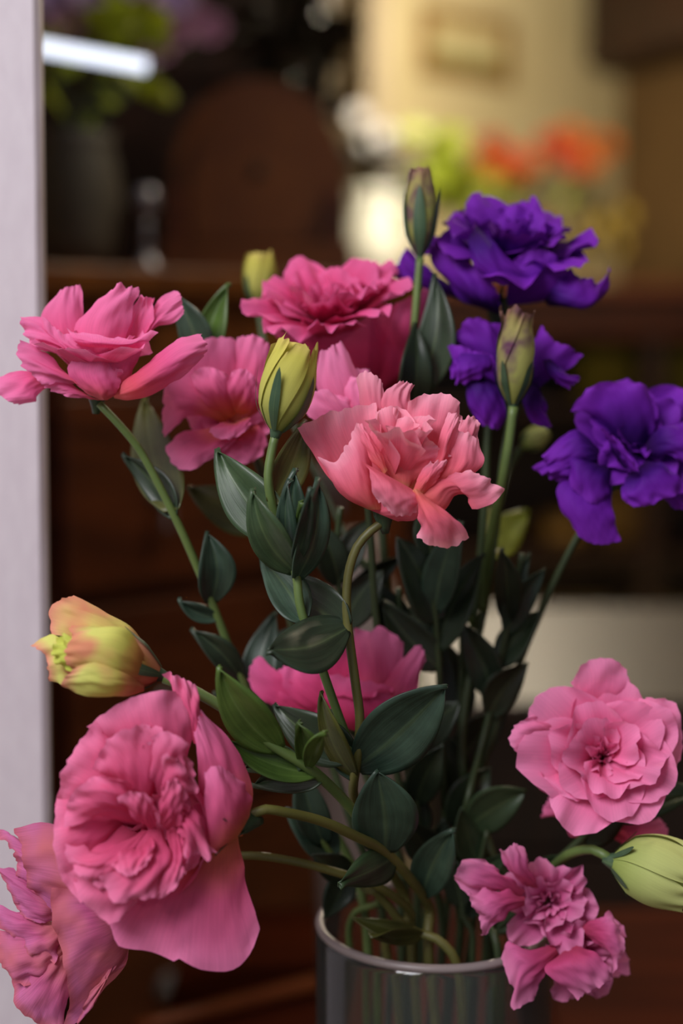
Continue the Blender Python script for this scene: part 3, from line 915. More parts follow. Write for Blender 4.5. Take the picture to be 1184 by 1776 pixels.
def orange_bunch():
    c = on_console(880, 5.58)
    o = lathe('terracotta_pot', c, (0, 0, 1), [(0.09, 0), (0.12, 0.12), (0.14, 0.2), (0.15, 0.2), (0.15, 0.23), (0.13, 0.23), (0.12, 0.18), (0.08, 0.02)], M['terra'], None, loc=c)
    tag(o, 'terracotta pot of orange flowers on the console', 'pot')
    items = []
    def add(spots, name, lab, mm, R, k0):
        for k, (px, py) in enumerate(spots):
            items.append(dict(name=name, label=lab, cat='flower', group=lab.split(' in ')[0] + 's', px=px, py=py, d=5.50 + 0.05 * (k % 4), R=R, mat=mm, axis=(0.05, -0.9, 0.45), seed=2000 + (k0 + k) * 23, leaf='bg_lime' if k % 3 == 0 else 'leaf_olive', nleaf=3, ln=0.10))
    add([(836, 300), (985, 248), (1042, 262), (865, 275), (800, 330), (1010, 290), (910, 300)], 'orange_flower', 'orange flower in the terracotta pot', 'bg_orange', 0.075, 0)
    add([(890, 292), (950, 262), (870, 330), (850, 262), (985, 285)], 'red_flower', 'rust red flower in the terracotta pot', 'bg_red', 0.07, 10)
    add([(1028, 395), (1060, 430), (1005, 440), (1075, 380)], 'yellow_flower', 'muted yellow flower drooping from the terracotta pot', 'bg_yellow', 0.06, 20)
    for k, (px, py) in enumerate([(745, 235), (760, 265), (735, 300), (775, 300), (770, 330), (720, 330)]):
        items.append(dict(name='leafy_branch', label='lime green leafy branch in the terracotta pot', cat='branch', group='lime branches in the pot', px=px, py=py, d=5.46 + 0.04 * (k % 3), R=0.05, seed=2600 + k, leaf='bg_lime', nleaf=3, tuft=7, ln=0.13))
    bunch(c, 0.085, 0.235, 0.03, items, 5.36, 5.95, 0.0025)
orange_bunch()

bt = W(628, 1100, 1.0); bt[1] = 1.04; bt[0] = (628 - 592) / FPX * 1.05; bt[2] = TZ
bo = lathe('ceramic_bottle', bt, (0, 0, 1), [(0.026, 0), (0.030, 0.01), (0.034, 0.12), (0.036, 0.20), (0.033, 0.25), (0.020, 0.285), (0.012, 0.30), (0.014, 0.318), (0.010, 0.318), (0.008, 0.29)], M['beige'], None, loc=bt, n=28)
tag(bo, 'tall beige ceramic bottle standing behind the bouquet', 'bottle')

# ------------------------------------------------------------------ glass vase
RIMC = W(752, 1602, 0.66)
VR = 0.0512
RIMZ = RIMC[2]
VC = np.array([RIMC[0], RIMC[1], TZ])
def glass_mat():
    m, nt, b = newmat('clear_glass')
    b.inputs['Base Color'].default_value = (0.93, 0.97, 0.96, 1)
    b.inputs['Roughness'].default_value = 0.06
    b.inputs['Transmission Weight'].default_value = 0.985
    b.inputs['IOR'].default_value = 1.48
    return m
M['glass'] = glass_mat()
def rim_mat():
    m, nt, b = newmat('rim_highlight_glass')
    b.inputs['Base Color'].default_value = lin('b8a8a8')  # milky pale tone imitates the highlight line along the rim
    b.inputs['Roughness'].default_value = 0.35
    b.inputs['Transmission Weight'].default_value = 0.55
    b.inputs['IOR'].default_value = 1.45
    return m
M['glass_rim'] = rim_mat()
def vase():
    h = RIMZ - TZ
    w = 0.0045
    prof = [(VR * .96, 0.0), (VR, 0.004), (VR, h * .5), (VR, h - 0.003), (VR - 0.0008, h - 0.0008), (VR - w / 2, h), (VR - w + 0.0008, h - 0.0008),
            (VR - w, h - 0.003), (VR - w, h * .5), (VR - w, 0.014), (VR - w - 0.004, 0.0105), (0.0008, 0.010)]
    o = lathe('glass_vase', VC, (0, 0, 1), prof, M['glass'], None, n=72, loc=VC)
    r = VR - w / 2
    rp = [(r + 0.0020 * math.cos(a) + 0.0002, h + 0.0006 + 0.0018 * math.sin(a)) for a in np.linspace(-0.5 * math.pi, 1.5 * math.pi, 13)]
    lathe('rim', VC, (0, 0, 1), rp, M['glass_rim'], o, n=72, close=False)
    tag(o, 'clear cylindrical glass vase holding the lisianthus bouquet', 'vase')
vase()

# ------------------------------------------------------------------ bouquet builders
STEMS, LEAVES = [], []
def stem_thing(name, label, pts, rad=2.0, mat='stem', cat='flower', group=None, k=None, mouth=None, taper=True):
    """a main stem down into the vase; in the vase all stems turn the same way, so they lie side by side"""
    a = math.radians(45)
    m = np.array([VC[0] + mouth[0], VC[1] + mouth[1], RIMZ])
    u = 0.86 * np.array([mouth[0] * math.cos(a) - mouth[1] * math.sin(a), mouth[0] * math.sin(a) + mouth[1] * math.cos(a)])
    b = np.array([VC[0] + u[0], VC[1] + u[1], TZ + 0.0125])
    t = thing(name, label, cat, b, group)
    STEMS.append(dict(t=t, p=np.array([W(*p) for p in pts] + [m + (b - m) * f for f in (0, .3, .65, 1)]), r=rad / 1000, mat=mat, main=True, name='stem'))
    return t

def branch(t, pts, rad=1.6, mat='stem', name='side_stem'):
    STEMS.append(dict(t=t, p=np.array([W(*p) for p in pts]), r=rad / 1000, mat=mat, main=False, name=name))

def leaf(t, mat, d0, base, tip, w, bend=0.0, z0=0.0, z1=0.0, zm=0.0, fold=2.5, tilt=0.0, seed=0, ruf=0.6, shape=0.75, name='leaf', bulge=0.0):
    rz = np.random.RandomState(int(base[0] * 3 + tip[1]))
    if zm == 0.0: zm = rz.uniform(-3, 4)
    LEAVES.append(dict(t=t, mat=mat, name=name, a=dict(d0=d0, base=base, tip=tip, w=w, bend=bend, z0=z0, z1=z1, zm=zm, fold=fold, tilt=tilt, seed=seed, shape=shape, bulge=bulge, ruf=rz.uniform(0.5, 1.6))))

def leaf_grid(d0, base, tip, w, bend, z0, z1, zm, fold, tilt, seed, shape, bulge, ruf):
    b = np.array([base[0], base[1], z0], float); e = np.array([tip[0], tip[1], z1], float)
    d = (e - b)[:2]; ln = np.linalg.norm(d); d = d / ln
    pp = np.array([d[1], -d[0], 0.0])
    L, R = [], []
    for v in np.linspace(0, 1, 9):
        s = b * (1 - v) + e * v + pp * bend * 4 * v * (1 - v)
        s = s + np.array([0, 0, zm * 4 * v * (1 - v)])
        ww = 0.5 * w * max(0.0, math.sin(math.pi * (0.04 + 0.96 * v) ** shape)) ** 0.85 + 0.5
        L.append(tuple(s - pp * ww + np.array([0, 0, tilt * ww / (w * .5)])))
        R.append(tuple(s + pp * ww - np.array([0, 0, tilt * ww / (w * .5)])))
    return patch_grid(d0, L, R, bulge=bulge, ruf=ruf, jag=0, nu=11, nv=21, seed=seed, fold=fold, fu=1.2)

def relax_stems(iters=110):
    """stems that would run through each other slide past, one in front of the other"""
    for s in STEMS:
        ln = np.linalg.norm(np.diff(s['p'], axis=0), axis=1).sum()
        s['q'] = spline(s['p'], max(8, int(ln / 0.0026)))
        s['arc'] = np.concatenate([[0], np.cumsum(np.linalg.norm(np.diff(s['q'], axis=0), axis=1))])
        L = s['arc'][-1]
        s['w'] = np.clip(s['arc'] / 0.010, 0, 1) * (np.clip((L - s['arc']) / 0.02, 0, 1) if s['main'] else 1.0)
    mains = {s['t'].name: s for s in STEMS if s['main']}
    zfree = RIMZ + 0.012
    RMAX = VR - 0.0045 - 0.0008
    pairs = []
    for it in range(iters):
        if it % 6 == 0:
            pairs = []
            for a in range(len(STEMS)):
                for b in range(a + 1, len(STEMS)):
                    A, B = STEMS[a], STEMS[b]
                    if A['t'] is B['t']:
                        continue
                    m = 0.012
                    if (A['q'].min(0) > B['q'].max(0) + m).any() or (B['q'].min(0) > A['q'].max(0) + m).any():
                        continue
                    pairs.append((a, b))
        live = 0
        for a, b in pairs:
            A, B = STEMS[a], STEMS[b]
            D = np.sqrt(np.maximum((A['q'] ** 2).sum(1)[:, None] + (B['q'] ** 2).sum(1)[None] - 2 * A['q'] @ B['q'].T, 0))
            need = A['r'] * 1.1 + B['r'] * 1.1 + 0.0013
            i, j = np.unravel_index(np.argmin(D), D.shape)
            if D[i, j] >= need:
                continue
            live += 1
            P, Q = A['q'][i], B['q'][j]
            v = P - Q
            if min(P[2], Q[2]) > zfree:
                n = P - CAM; n = n / np.linalg.norm(n)
                al = np.dot(v, n)
                lat = math.sqrt(max(D[i, j] ** 2 - al * al, 0))
                sg = 1.0 if al >= 0 else -1.0
                mv = n * sg * (math.sqrt(max(need * need - lat * lat, 0)) - abs(al) + 0.0002)
            else:
                n = np.array([v[0], v[1], 0.0]) + 1e-6
                n /= np.linalg.norm(n)
                mv = n * (need - D[i, j] + 0.0002)
            wa, wb = A['w'][i] + 1e-3, B['w'][j] + 1e-3
            for S, k, sgn, sh in ((A, i, 1, wa / (wa + wb)), (B, j, -1, wb / (wa + wb))):
                g = np.exp(-((S['arc'] - S['arc'][k]) / 0.018) ** 2) * S['w']
                S['q'] = S['q'] + g[:, None] * mv * sgn * min(1.0, sh / max(g[k], 0.2)) * 0.9
        for S in STEMS:
            if S['main']:                      # stay inside the glass
                h = S['q'][:, :2] - VC[:2]
                rr = np.linalg.norm(h, axis=1)
                bad = (S['q'][:, 2] < RIMZ + 0.004) & (rr > RMAX - S['r'] * 1.15)
                S['q'][bad, :2] = VC[:2] + h[bad] / rr[bad][:, None] * (RMAX - S['r'] * 1.15)
            else:                              # side stems end on their main stem
                mq = mains[S['t'].name]['q']
                e = mq[np.argmin(np.linalg.norm(mq - S['q'][-1], axis=1))]
                g = np.exp(-((S['arc'] - S['arc'][-1]) / 0.02) ** 2)
                S['q'] = S['q'] + g[:, None] * (e - S['q'][-1])
        if live == 0:
            break

def to_px(P):
    v = P - CAM
    d = v @ FWD
    return np.stack([592 + FPX * (v @ RIGHT) / d, 888 - FPX * (v @ UP) / d, d], 1)

def lay_stems_and_leaves():
    relax_stems()
    own = {}
    for S in STEMS:
        q = S['q'][::3] if (len(S['q']) - 1) % 3 == 0 else np.vstack([S['q'][::3], S['q'][-1:]])
        r = S['r']
        tube(S['name'], q, r, M[S['mat']], S['t'], n=10, res=2, taper=[r * .8, r, r * 1.1] if S['main'] else None)
        own.setdefault(S['t'].name, []).append(to_px(S['q']))
    fc, fc6 = grid_faces(11, 21), grid_faces(11, 15)
    for lf in LEAVES:
        a = dict(lf['a'])
        pts = np.concatenate(own[lf['t'].name])
        k = np.argmin(np.hypot(pts[:, 0] - a['base'][0], pts[:, 1] - a['base'][1]) + 400 * np.abs(pts[:, 2] - a['d0']))
        a['base'] = (float(pts[k, 0]), float(pts[k, 1]))      # the leaf springs from its own stem
        a['z0'] = (a['d0'] - float(pts[k, 2])) * 1000.0
        best = None
        cands = [(dz, dm, dt, sc, sx) for sc, sx in ((1, 0), (0.92, 10), (0.92, -10), (0.8, 18), (0.8, -18), (0.7, 30), (0.7, -30)) for dt in (0, 6, -6) for dm in (0, 4, -4, 9, -9) for dz in (0, 4, -4, 9, -9, 15, -15, 22, -22)]
        for dz, dm, dt, sc, sx in cands:
            b = dict(a)
            bx = np.array(a['base']); tx = np.array(a['tip'], float)
            dr = (tx - bx) / (np.linalg.norm(tx - bx) + 1e-9)
            tx = bx + (tx - bx) * (sc if sc > 0.75 else 0.9) + np.array([-dr[1], dr[0]]) * sx
            b['tip'] = (tx[0], tx[1]); b['z1'] = a['z1'] + dz; b['zm'] = a['zm'] + dm; b['tilt'] = a['tilt'] + dt; b['w'] = a['w'] * sc
            P, U, V = leaf_grid(**b)
            nm = grid_normals(P) * 0.0007
            n = 50 * clash(P.reshape(-1, 3), fc, lf['t'].name)
            for sd in (1, -1):                 # room for the blade's thickness
                if n == 0:
                    n = 20 * clash((P + nm * sd).reshape(-1, 3), fc, lf['t'].name)
            if best is None or n < best[0]:    # beyond its base the blade also clears its own stem, leaves and petals
                n += clash(P[6:].reshape(-1, 3), fc6, lf['t'].name, only=lf['t'].name)
            if best is None or n < best[0]:
                best = (n, P, U, V)
            if n == 0:
                break
        o = emit_grid(lf['name'], best[1], best[2], best[3], M[lf['mat']], lf['t'])
        sm = o.modifiers.new('thickness', 'SOLIDIFY'); sm.thickness = 0.0005

def head(t, p, axis, r=3.2, h=9.0, mat='sepal', nsep=5, seplen=16, sepw=3.0, seed=0, name='flower_head', spread=38):
    """receptacle with its sepals; petals are added as children"""
    c = W(*p) if len(p) == 3 and not isinstance(p, np.ndarray) else p
    a = np.asarray(axis)
    hd = lathe(name, c, a, [(.0014, -h * .0006), (r * .0006, -h * .00035), (r * .001, 0), (r * .001, h * .0003), (r * .0005, h * .0007)], M[mat], t, n=14)
    for i in range(nsep):
        rev_petal(hd, M['sepal'], c, a, 2 * math.pi * i / nsep + 0.4, seplen, sepw, 18, spread, r0=r * .9, pw=0.8, ruf=0.5, off=0, seed=seed + i, nu=4, nv=9, round_=0.0, base_w=0.9, jag=0, name='sepal', tipin=0.95)
    return hd

def whorls(hd, mat, c, axis, specs, seed=0, phase=0.0, nu=15, nv=15, fu=2.2):
    for w, s in enumerate(specs):
        n, ln, wd, a0, a1, ruf = s[:6]
        rng = np.random.RandomState(seed + w)
        for i in range(n):
            rev_petal(hd, M[mat], c, axis, 2 * math.pi * (i + 0.5 * (w % 2)) / n + phase + w * 0.37 + rng.uniform(-.2, .2), ln * rng.uniform(.92, 1.1), wd * rng.uniform(.9, 1.12), a0 + rng.uniform(-5, 5), a1 + rng.uniform(-13, 13),
                      r0=1.2, ruf=ruf, off=0.9 + 0.5 * w, seed=seed * 13 + w * 100 + i, nu=nu, nv=nv, fu=fu)

def bud(t, base, tip, w, mat, seed=0, open_=0.5, n=5, sep=5, seplen=0.55, nsteps=17, twist=0.9, flare=0.0, sepw=0.16, d_tip=None, rag=1.0):
    b = W(*base); e = W(*tip)
    ax = e - b; ln = np.linalg.norm(ax); ax = ax / ln
    R = w / FPX * base[2] / 2
    x, y, a = frame_of(ax)
    hd = lathe('bud', b, ax, [(.0013, -.004), (R * .20, -.0015), (R * .28, 0.001), (R * .42, ln * .08), (R * .5, ln * .2), (R * .3, ln * .4)], M['sepal'], t, n=16)
    def prof(v):
        return (0.42 + 0.58 * np.clip(v / 0.22, 0, 1) ** 0.6) * R * (0.40 + 0.60 * np.sin(np.pi * np.clip(0.06 + v * (0.98 - 0.30 * open_), 0, 1)) ** 0.9) * (1 + flare * np.clip((v - .8) / .2, 0, 1) ** 2)
    for i in range(n):
        rng = np.random.RandomState(seed + i)
        nu, nv = 17, nsteps
        U = np.repeat(np.linspace(0, 1, nu)[None], nv, 0); V = np.repeat(np.linspace(0, 1, nv)[:, None], nu, 1)
        ee = 2 * U - 1
        vv = V * (1 - 0.10 * np.abs(ee) ** 2) * rng.uniform(.94, 1.03)
        span = (0.72 + 0.25 * (1 - V)) * math.pi / n * 2.6
        ph = 2 * math.pi * i / n + seed + ee * span * .5 + twist * vv
        r = prof(vv) * (0.93 + 0.10 * U)
        r = r * (1 + rag * 0.10 * V ** 5 * waves(U, V, rng, 2.2, 0.5))
        z = vv * ln + rag * 0.0011 * V ** 6 * waves(U, V * 0, rng, 3, 0)
        P = b + (np.cos(ph)[..., None] * x + np.sin(ph)[..., None] * y) * r[..., None] + a * z[..., None]
        emit_grid('petal', P, U, V, M[mat], hd)
    # furled heart of the bud
    for i in range(3):
        rng = np.random.RandomState(seed + 40 + i)
        U = np.repeat(np.linspace(0, 1, 15)[None], 11, 0); V = np.repeat(np.linspace(0, 1, 11)[:, None], 15, 1)
        vv = 0.35 + 0.62 * V
        ph = 2 * math.pi * i / 3 + (2 * U - 1) * 1.5 + twist * vv
        r = prof(vv) * (0.35 + 0.35 * U) * (1 + 0.12 * V ** 3 * waves(U, V, rng, 3, .5))
        P = b + (np.cos(ph)[..., None] * x + np.sin(ph)[..., None] * y) * r[..., None] + a * (vv * ln)[..., None]
        emit_grid('petal', P, U, V, M[mat], hd)
    for i in range(sep):
        U = np.repeat(np.linspace(0, 1, 5)[None], 11, 0); V = np.repeat(np.linspace(0, 1, 11)[:, None], 5, 1)
        vv = V * seplen
        wid = sepw * (1 - V) ** 0.7 * (0.8 + 0.4 * V)
        ph = 2 * math.pi * i / sep + 0.5 + seed + (2 * U - 1) * wid * 2.0
        r = np.maximum(prof(vv) * 1.06 + 0.0004, R * .30) + 0.0012 * V ** 4 * ((i * 7) % 3)
        P = b + (np.cos(ph)[..., None] * x + np.sin(ph)[..., None] * y) * r[..., None] + a * (vv * ln)[..., None]
        emit_grid('sepal', P, U, V, M['sepal'], hd)
    return hd

def pp_(hd, mat, d0, items, crumple=0.55, v0=0.0):
    """traced petals: (L, T, R, z, bulge, ruf)"""
    for i, it in enumerate(items):
        L, T, R, z, bulge, ruf = it
        wide = mat in ('coral', 'pink', 'purple') and math.hypot(L[0][0] - R[0][0], L[0][1] - R[0][1]) > 40
        patch(hd, M[mat], d0, L, R, T, z=z, bulge=bulge, ruf=ruf, seed=int(abs(L[-1][0]) * 7 + abs(L[-1][1])) % 9973 + i, nu=25, nv=23, fu=2.8, crumple=crumple, v0=0.45 if wide else v0)

# ================================================================== the bouquet
# ---- coral flower in front, with its yellow bud and a cluster of young bracts
d = 0.572
t = stem_thing('lisianthus', 'coral pink lisianthus in full bloom with tall yellow-green bud beside it',
               [(672, 900, .578), (628, 935, .578), (606, 985, .578), (601, 1060, .578), (614, 1170, .58), (624, 1250, .582), (618, 1325, .585), (618, 1400, .60), (690, 1540, .64)], rad=2.1, mat='stem_olive', mouth=(-0.012, -0.020))
hd = head(t, (665, 893, .578), cdir((-0.1, 0.9, 0.25)), r=4, h=12, nsep=5, seplen=15)
pp_(hd, 'coral', d, [
    # back frills
    ([(690, 860), (640, 780), (622, 700), (617, 655)], [(617, 655), (632, 643), (648, 650), (660, 659), (668, 680)], [(695, 860), (680, 780), (668, 680)], -14, 3, 1.2),
    ([(695, 860), (670, 760), (664, 690), (687, 664)], [(687, 664), (703, 662), (721, 669)], [(705, 860), (722, 760), (713, 692), (721, 669)], -13, 3, 1.2),
    ([(700, 850), (700, 760), (709, 698)], [(709, 698), (736, 684), (765, 681), (788, 693), (804, 722)], [(740, 850), (790, 790), (804, 722)], -12, 4, 2.2),
    ([(740, 850), (770, 790), (796, 730)], [(796, 730), (822, 722), (834, 745)], [(760, 850), (815, 800), (834, 745)], -9, 3, 1.6),
    # left cup, inside then outside
    ([(640, 884), (585, 850), (548, 795), (528, 768), (515, 742)], [(515, 742), (551, 724), (585, 712), (622, 703), (650, 700)], [(665, 884), (665, 800), (655, 740), (650, 700)], -7, -6, 1.2),
    ([(636, 884), (591, 857), (560, 806), (552, 792)], [(552, 792), (580, 800), (600, 776), (618, 732)], [(660, 884), (650, 820), (636, 765), (618, 732)], 2, 7, 0.7),
    # inner light petal with long folds
    ([(686, 842), (662, 800), (676, 760), (688, 728)], [(688, 728), (705, 722), (728, 742), (752, 768), (783, 786)], [(712, 845), (735, 812), (783, 790)], 3, 3, 1.6),
    # folded strip
    ([(666, 822), (645, 800), (628, 768), (617, 737)], [(617, 737), (624, 735), (632, 742)], [(672, 815), (660, 785), (632, 742)], 9, 2.5, 0.6),
    ([(690, 850), (655, 800), (640, 760), (650, 715)], [(650, 715), (672, 706), (700, 716)], [(696, 850), (700, 790), (700, 716)], -4, 3, 1.6),
    # right side cup
    ([(725, 855), (752, 800), (760, 760), (777, 715)], [(777, 715), (790, 718), (798, 732)], [(735, 855), (775, 800), (798, 732)], 1, 5, 1.0),
    ([(745, 858), (768, 800), (776, 768), (790, 745)], [(790, 745), (812, 752), (830, 764)], [(770, 860), (822, 822), (836, 802), (830, 764)], 0, 4, 1.0),
    # little triangular petal
    ([(716, 852), (726, 825), (742, 806)], [(742, 806), (758, 800), (778, 798)], [(736, 856), (760, 826), (778, 798)], 8, 3, 0.8),
    # right sweeping petal
    ([(718, 852), (757, 834), (787, 820), (812, 814)], [(812, 814), (842, 828), (875, 850)], [(740, 872), (768, 887), (790, 860), (814, 860), (821, 878), (852, 872), (875, 850)], 6, 4, 1.4),
    # front lip, folded down
    ([(627, 800, 2), (640, 815, 6), (645, 845, 6), (652, 866, 4)], [(652, 866, 4), (689, 895, 3), (723, 889, 3)], [(718, 850, 2), (724, 868, 6), (723, 889, 3)], 6, 4, 0.8),
    # long hanging petal
    ([(716, 850, 4), (724, 880, 7), (728, 905, 6), (722, 928, 2)], [(722, 928, 2), (750, 948, 3), (784, 948, 3), (812, 932, 2)], [(724, 848, 4), (770, 885, 9), (798, 906, 7), (812, 932, 2)], 5, 5, 1.0),
    # underside
    ([(640, 884), (660, 870), (650, 850)], [(650, 850), (690, 862), (735, 856)], [(690, 905), (722, 900), (735, 870)], 0, 4, 0.5),
])
whorls(hd, 'coral', W(690, 850, .576), cdir((0.1, 0.9, 0.42)), [(4, 26, 20, 5, 18, 2.0), (5, 30, 22, 12, 34, 2.4)], seed=5)
# yellow-green bud
branch(t, [(478, 752, .572), (468, 800, .572), (466, 850, .572), (490, 930, .576), (512, 990, .576), (522, 1060, .576), (548, 1130, .578), (572, 1200, .58), (596, 1270, .583), (616, 1325, .585)], rad=1.75, mat='stem')
bud(t, (479, 748, .572), (516, 592, .572), 96, 'budyellow', seed=3, open_=0.45, n=5, seplen=0.66, sepw=0.15, twist=1.2, flare=0.22, rag=1.3)
leaf(t, 'leaf', .588, (470, 936), (374, 779), 92, bend=10, z1=3, fold=3, tilt=3)
leaf(t, 'leaf_olive', .592, (505, 865), (528, 728), 62, bend=-8, fold=3, tilt=-2)
leaf(t, 'leaf', .57, (512, 990), (436, 847), 64, bend=16, z1=8, zm=4, fold=4, tilt=5, name='bract')
leaf(t, 'leaf_blue', .568, (520, 1000), (548, 828), 52, bend=-16, z1=2, zm=4, fold=4, tilt=-6, name='bract')
leaf(t, 'leaf_blue', .572, (517, 960), (510, 812), 54, bend=2, z1=2, zm=2, fold=3, name='bract')
leaf(t, 'leaf_blue', .569, (517, 975), (500, 830), 30, bend=9, z1=5, zm=3, fold=2, tilt=2, name='bract')
leaf(t, 'leaf_blue', .569, (519, 975), (536, 845), 30, bend=-8, z1=5, zm=3, fold=2, tilt=-2, name='bract')
leaf(t, 'leaf_light', .566, (516, 984), (520, 870), 16, z1=3, fold=2, name='bract')
# dark broad leaf and its opposite
leaf(t, 'leaf_dark', .562, (616, 1088), (464, 1128), 98, bend=14, z0=-8, z1=6, zm=3, fold=-2, tilt=-8, shape=0.9)
leaf(t, 'leaf_dark', .60, (604, 1090), (468, 985), 86, bend=6, z1=-4, fold=2, tilt=6)
leaf(t, 'leaf_blue', .604, (520, 1085), (452, 968), 70, bend=-6, z1=-4, fold=2, tilt=-4)
# node leaves
leaf(t, 'leaf_blue', .578, (616, 1328), (774, 1187), 118, bend=-6, z0=-4, z1=6, fold=3, tilt=-4, shape=0.85)
leaf(t, 'leaf_dark', .60, (600, 1318), (474, 1222), 82, bend=10, z1=-6, fold=3, tilt=4)
leaf(t, 'leaf_olive', .575, (592, 1345), (556, 1198), 40, bend=12, z1=5, fold=4, tilt=8)
leaf(t, 'leaf_blue', .58, (590, 1350), (574, 1230), 42, bend=10, fold=3)

# ---- big rose pink flower leaning out low, with its blushed bud
d = 0.545
t = stem_thing('lisianthus', 'large rose pink lisianthus leaning over the table with blushed yellow bud above',
               [(428, 1418, .556), (450, 1404, .556), (500, 1410, .562), (560, 1425, .572), (620, 1452, .585), (668, 1478, .60), (720, 1535, .62), (745, 1580, .64)], rad=2.3, mat='stem_olive', mouth=(-0.004, -0.026))
hd = head(t, (424, 1425, .555), cdir((-0.85, 0.05, 0.5)), r=4.5, h=12, seplen=17, sepw=3.5)
ROSE = [
    # back petals on the right, seen from behind
    ([(420, 1450, -4), (365, 1450, 2), (345, 1370, 4), (338, 1275, 4)], [(338, 1275, 4), (343, 1250, 3), (347, 1231, 1)], [(430, 1428, -6), (438, 1375, -6), (418, 1312, -5), (384, 1266, -3), (347, 1231, 1)], -6, 5, 0.8),
    ([(412, 1452, -4), (372, 1478, 1), (358, 1420, 6), (354, 1340, 6)], [(354, 1340, 6), (375, 1328, 3), (410, 1345, -2)], [(428, 1425, -6), (437, 1385, -6), (410, 1345, -2)], 0, 6, 0.7),
    # broad lower petal
    ([(330, 1470, -2), (250, 1530, 0), (188, 1602, 4)], [(188, 1602, 4), (206, 1640, 5), (250, 1648, 4), (298, 1668, 5), (314, 1660, 5), (367, 1688, 4), (420, 1672, 3), (452, 1614, 0)], [(412, 1440, -8), (420, 1490, -5), (430, 1545, -2), (452, 1614, 0)], -6, 7, 1.3),
    # upper flap
    ([(335, 1290), (312, 1235), (296, 1198), (284, 1166)], [(284, 1166), (312, 1174), (341, 1189)], [(348, 1290), (350, 1240), (341, 1189)], -4, 3, 1.4),
    # outer ring, clockwise from top
    ([(240, 1380, -8), (190, 1300, 0), (152, 1258, 2)], [(152, 1258, 2), (208, 1219, 3), (247, 1204, 3), (306, 1200, 2), (336, 1232, 0)], [(300, 1380, -8), (330, 1300, 0), (336, 1232, 0)], -4, 9, 1.6),
    ([(220, 1440, -8), (140, 1400, 0), (94, 1400, 2)], [(94, 1400, 2), (110, 1338, 4), (130, 1296, 4), (166, 1250, 3)], [(240, 1400, -8), (215, 1310, 0), (166, 1250, 3)], -2, 8, 1.4),
    ([(220, 1440, -8), (160, 1520, 2), (138, 1564, 4)], [(138, 1564, 4), (104, 1520, 4), (93, 1440, 4), (98, 1385, 2)], [(200, 1400, -8), (150, 1390, 0), (98, 1385, 2)], 0, 7, 1.2),
    ([(250, 1450, -8), (255, 1510, 3), (240, 1566, 4)], [(240, 1566, 4), (192, 1597, 5), (150, 1570, 5), (108, 1510, 3)], [(210, 1430, -8), (160, 1470, 2), (108, 1510, 3)], 2, 7, 1.3),
    # second ring
    ([(250, 1420, -6), (190, 1350, 4), (160, 1330, 6)], [(160, 1330, 6), (190, 1280, 8), (240, 1258, 8), (282, 1262, 6)], [(270, 1410, -6), (290, 1330, 2), (282, 1262, 6)], 1, 6, 2.2),
    ([(270, 1420, -6), (262, 1340, 4), (250, 1290, 7)], [(250, 1290, 7), (285, 1268, 8), (318, 1288, 6), (338, 1330, 4)], [(300, 1430, -6), (320, 1380, 2), (338, 1330, 4)], 2, 5, 2.4),
    ([(240, 1430, -6), (170, 1420, 5), (110, 1430, 6)], [(110, 1430, 6), (122, 1380, 8), (160, 1350, 9), (205, 1345, 8)], [(258, 1420, -6), (235, 1370, 3), (205, 1345, 8)], 3, 5, 1.8),
    ([(245, 1440, -5), (170, 1480, 6), (112, 1466, 6)], [(112, 1466, 6), (120, 1500, 9), (160, 1530, 9), (178, 1548, 8)], [(262, 1440, -5), (225, 1490, 6), (178, 1548, 8)], 4, 4, 1.6),
    ([(262, 1430, -5), (222, 1500, 6), (170, 1520, 8)], [(170, 1520, 8), (195, 1560, 9), (240, 1562, 9), (275, 1548, 7)], [(285, 1440, -5), (295, 1490, 4), (275, 1548, 7)], 7, 4, 1.8),
    ([(290, 1440, -5), (290, 1500, 5), (258, 1560, 7)], [(258, 1560, 7), (285, 1555, 8), (310, 1530, 7), (325, 1495, 5)], [(310, 1430, -5), (320, 1470, 3), (325, 1495, 5)], 6, 3, 1.6),
    ([(290, 1420, -5), (310, 1440, 4), (318, 1480, 5)], [(318, 1480, 5), (350, 1488, 4), (376, 1478, 3)], [(300, 1390, -5), (345, 1410, 3), (376, 1478, 3)], 6, 4, 1.8),
    ([(280, 1410, -5), (282, 1360, 4), (275, 1318, 8)], [(275, 1318, 8), (300, 1305, 9), (330, 1330, 8)], [(300, 1420, -5), (325, 1400, 3), (345, 1370, 5)], 6, 3, 2.2),
    # heart folds
    ([(262, 1440, -4), (225, 1410, 6), (205, 1380, 9)], [(205, 1380, 9), (235, 1372, 10), (266, 1386, 9)], [(270, 1440, -4), (270, 1410, 4), (266, 1386, 9)], 6, 3, 1.0),
    ([(240, 1470, -2), (210, 1480, 6), (190, 1500, 9)], [(190, 1500, 9), (225, 1520, 10), (262, 1490, 9)], [(262, 1450, -2), (268, 1465, 5), (262, 1490, 9)], 8, 2, 1.2),
    ([(278, 1430, -3), (275, 1400, 6), (282, 1360, 10)], [(282, 1360, 10), (305, 1350, 10), (322, 1370, 8)], [(290, 1440, -3), (312, 1425, 5), (322, 1370, 8)], 7, 3, 1.0),
]
whorls(hd, 'rose', W(418, 1428, .562), cdir((-0.86, 0.0, 0.42)), [(5, 36, 30, 30, 50, 1.0)], seed=91)
pp_(hd, 'rose', d, ROSE[:3])
pp_(hd, 'rosein', d, ROSE[3:8], crumple=0.9)
pp_(hd, 'rosein', d, [it[:5] + (it[5] * 1.5,) for it in ROSE[8:]], crumple=1.0)
whorls(hd, 'rosein', W(268, 1436, .562), cdir((-0.35, -0.10, 0.93)), [(4, 16, 13, 5, 35, 2.0), (5, 22, 18, 18, 58, 2.4), (6, 27, 22, 34, 80, 2.0)], seed=77)
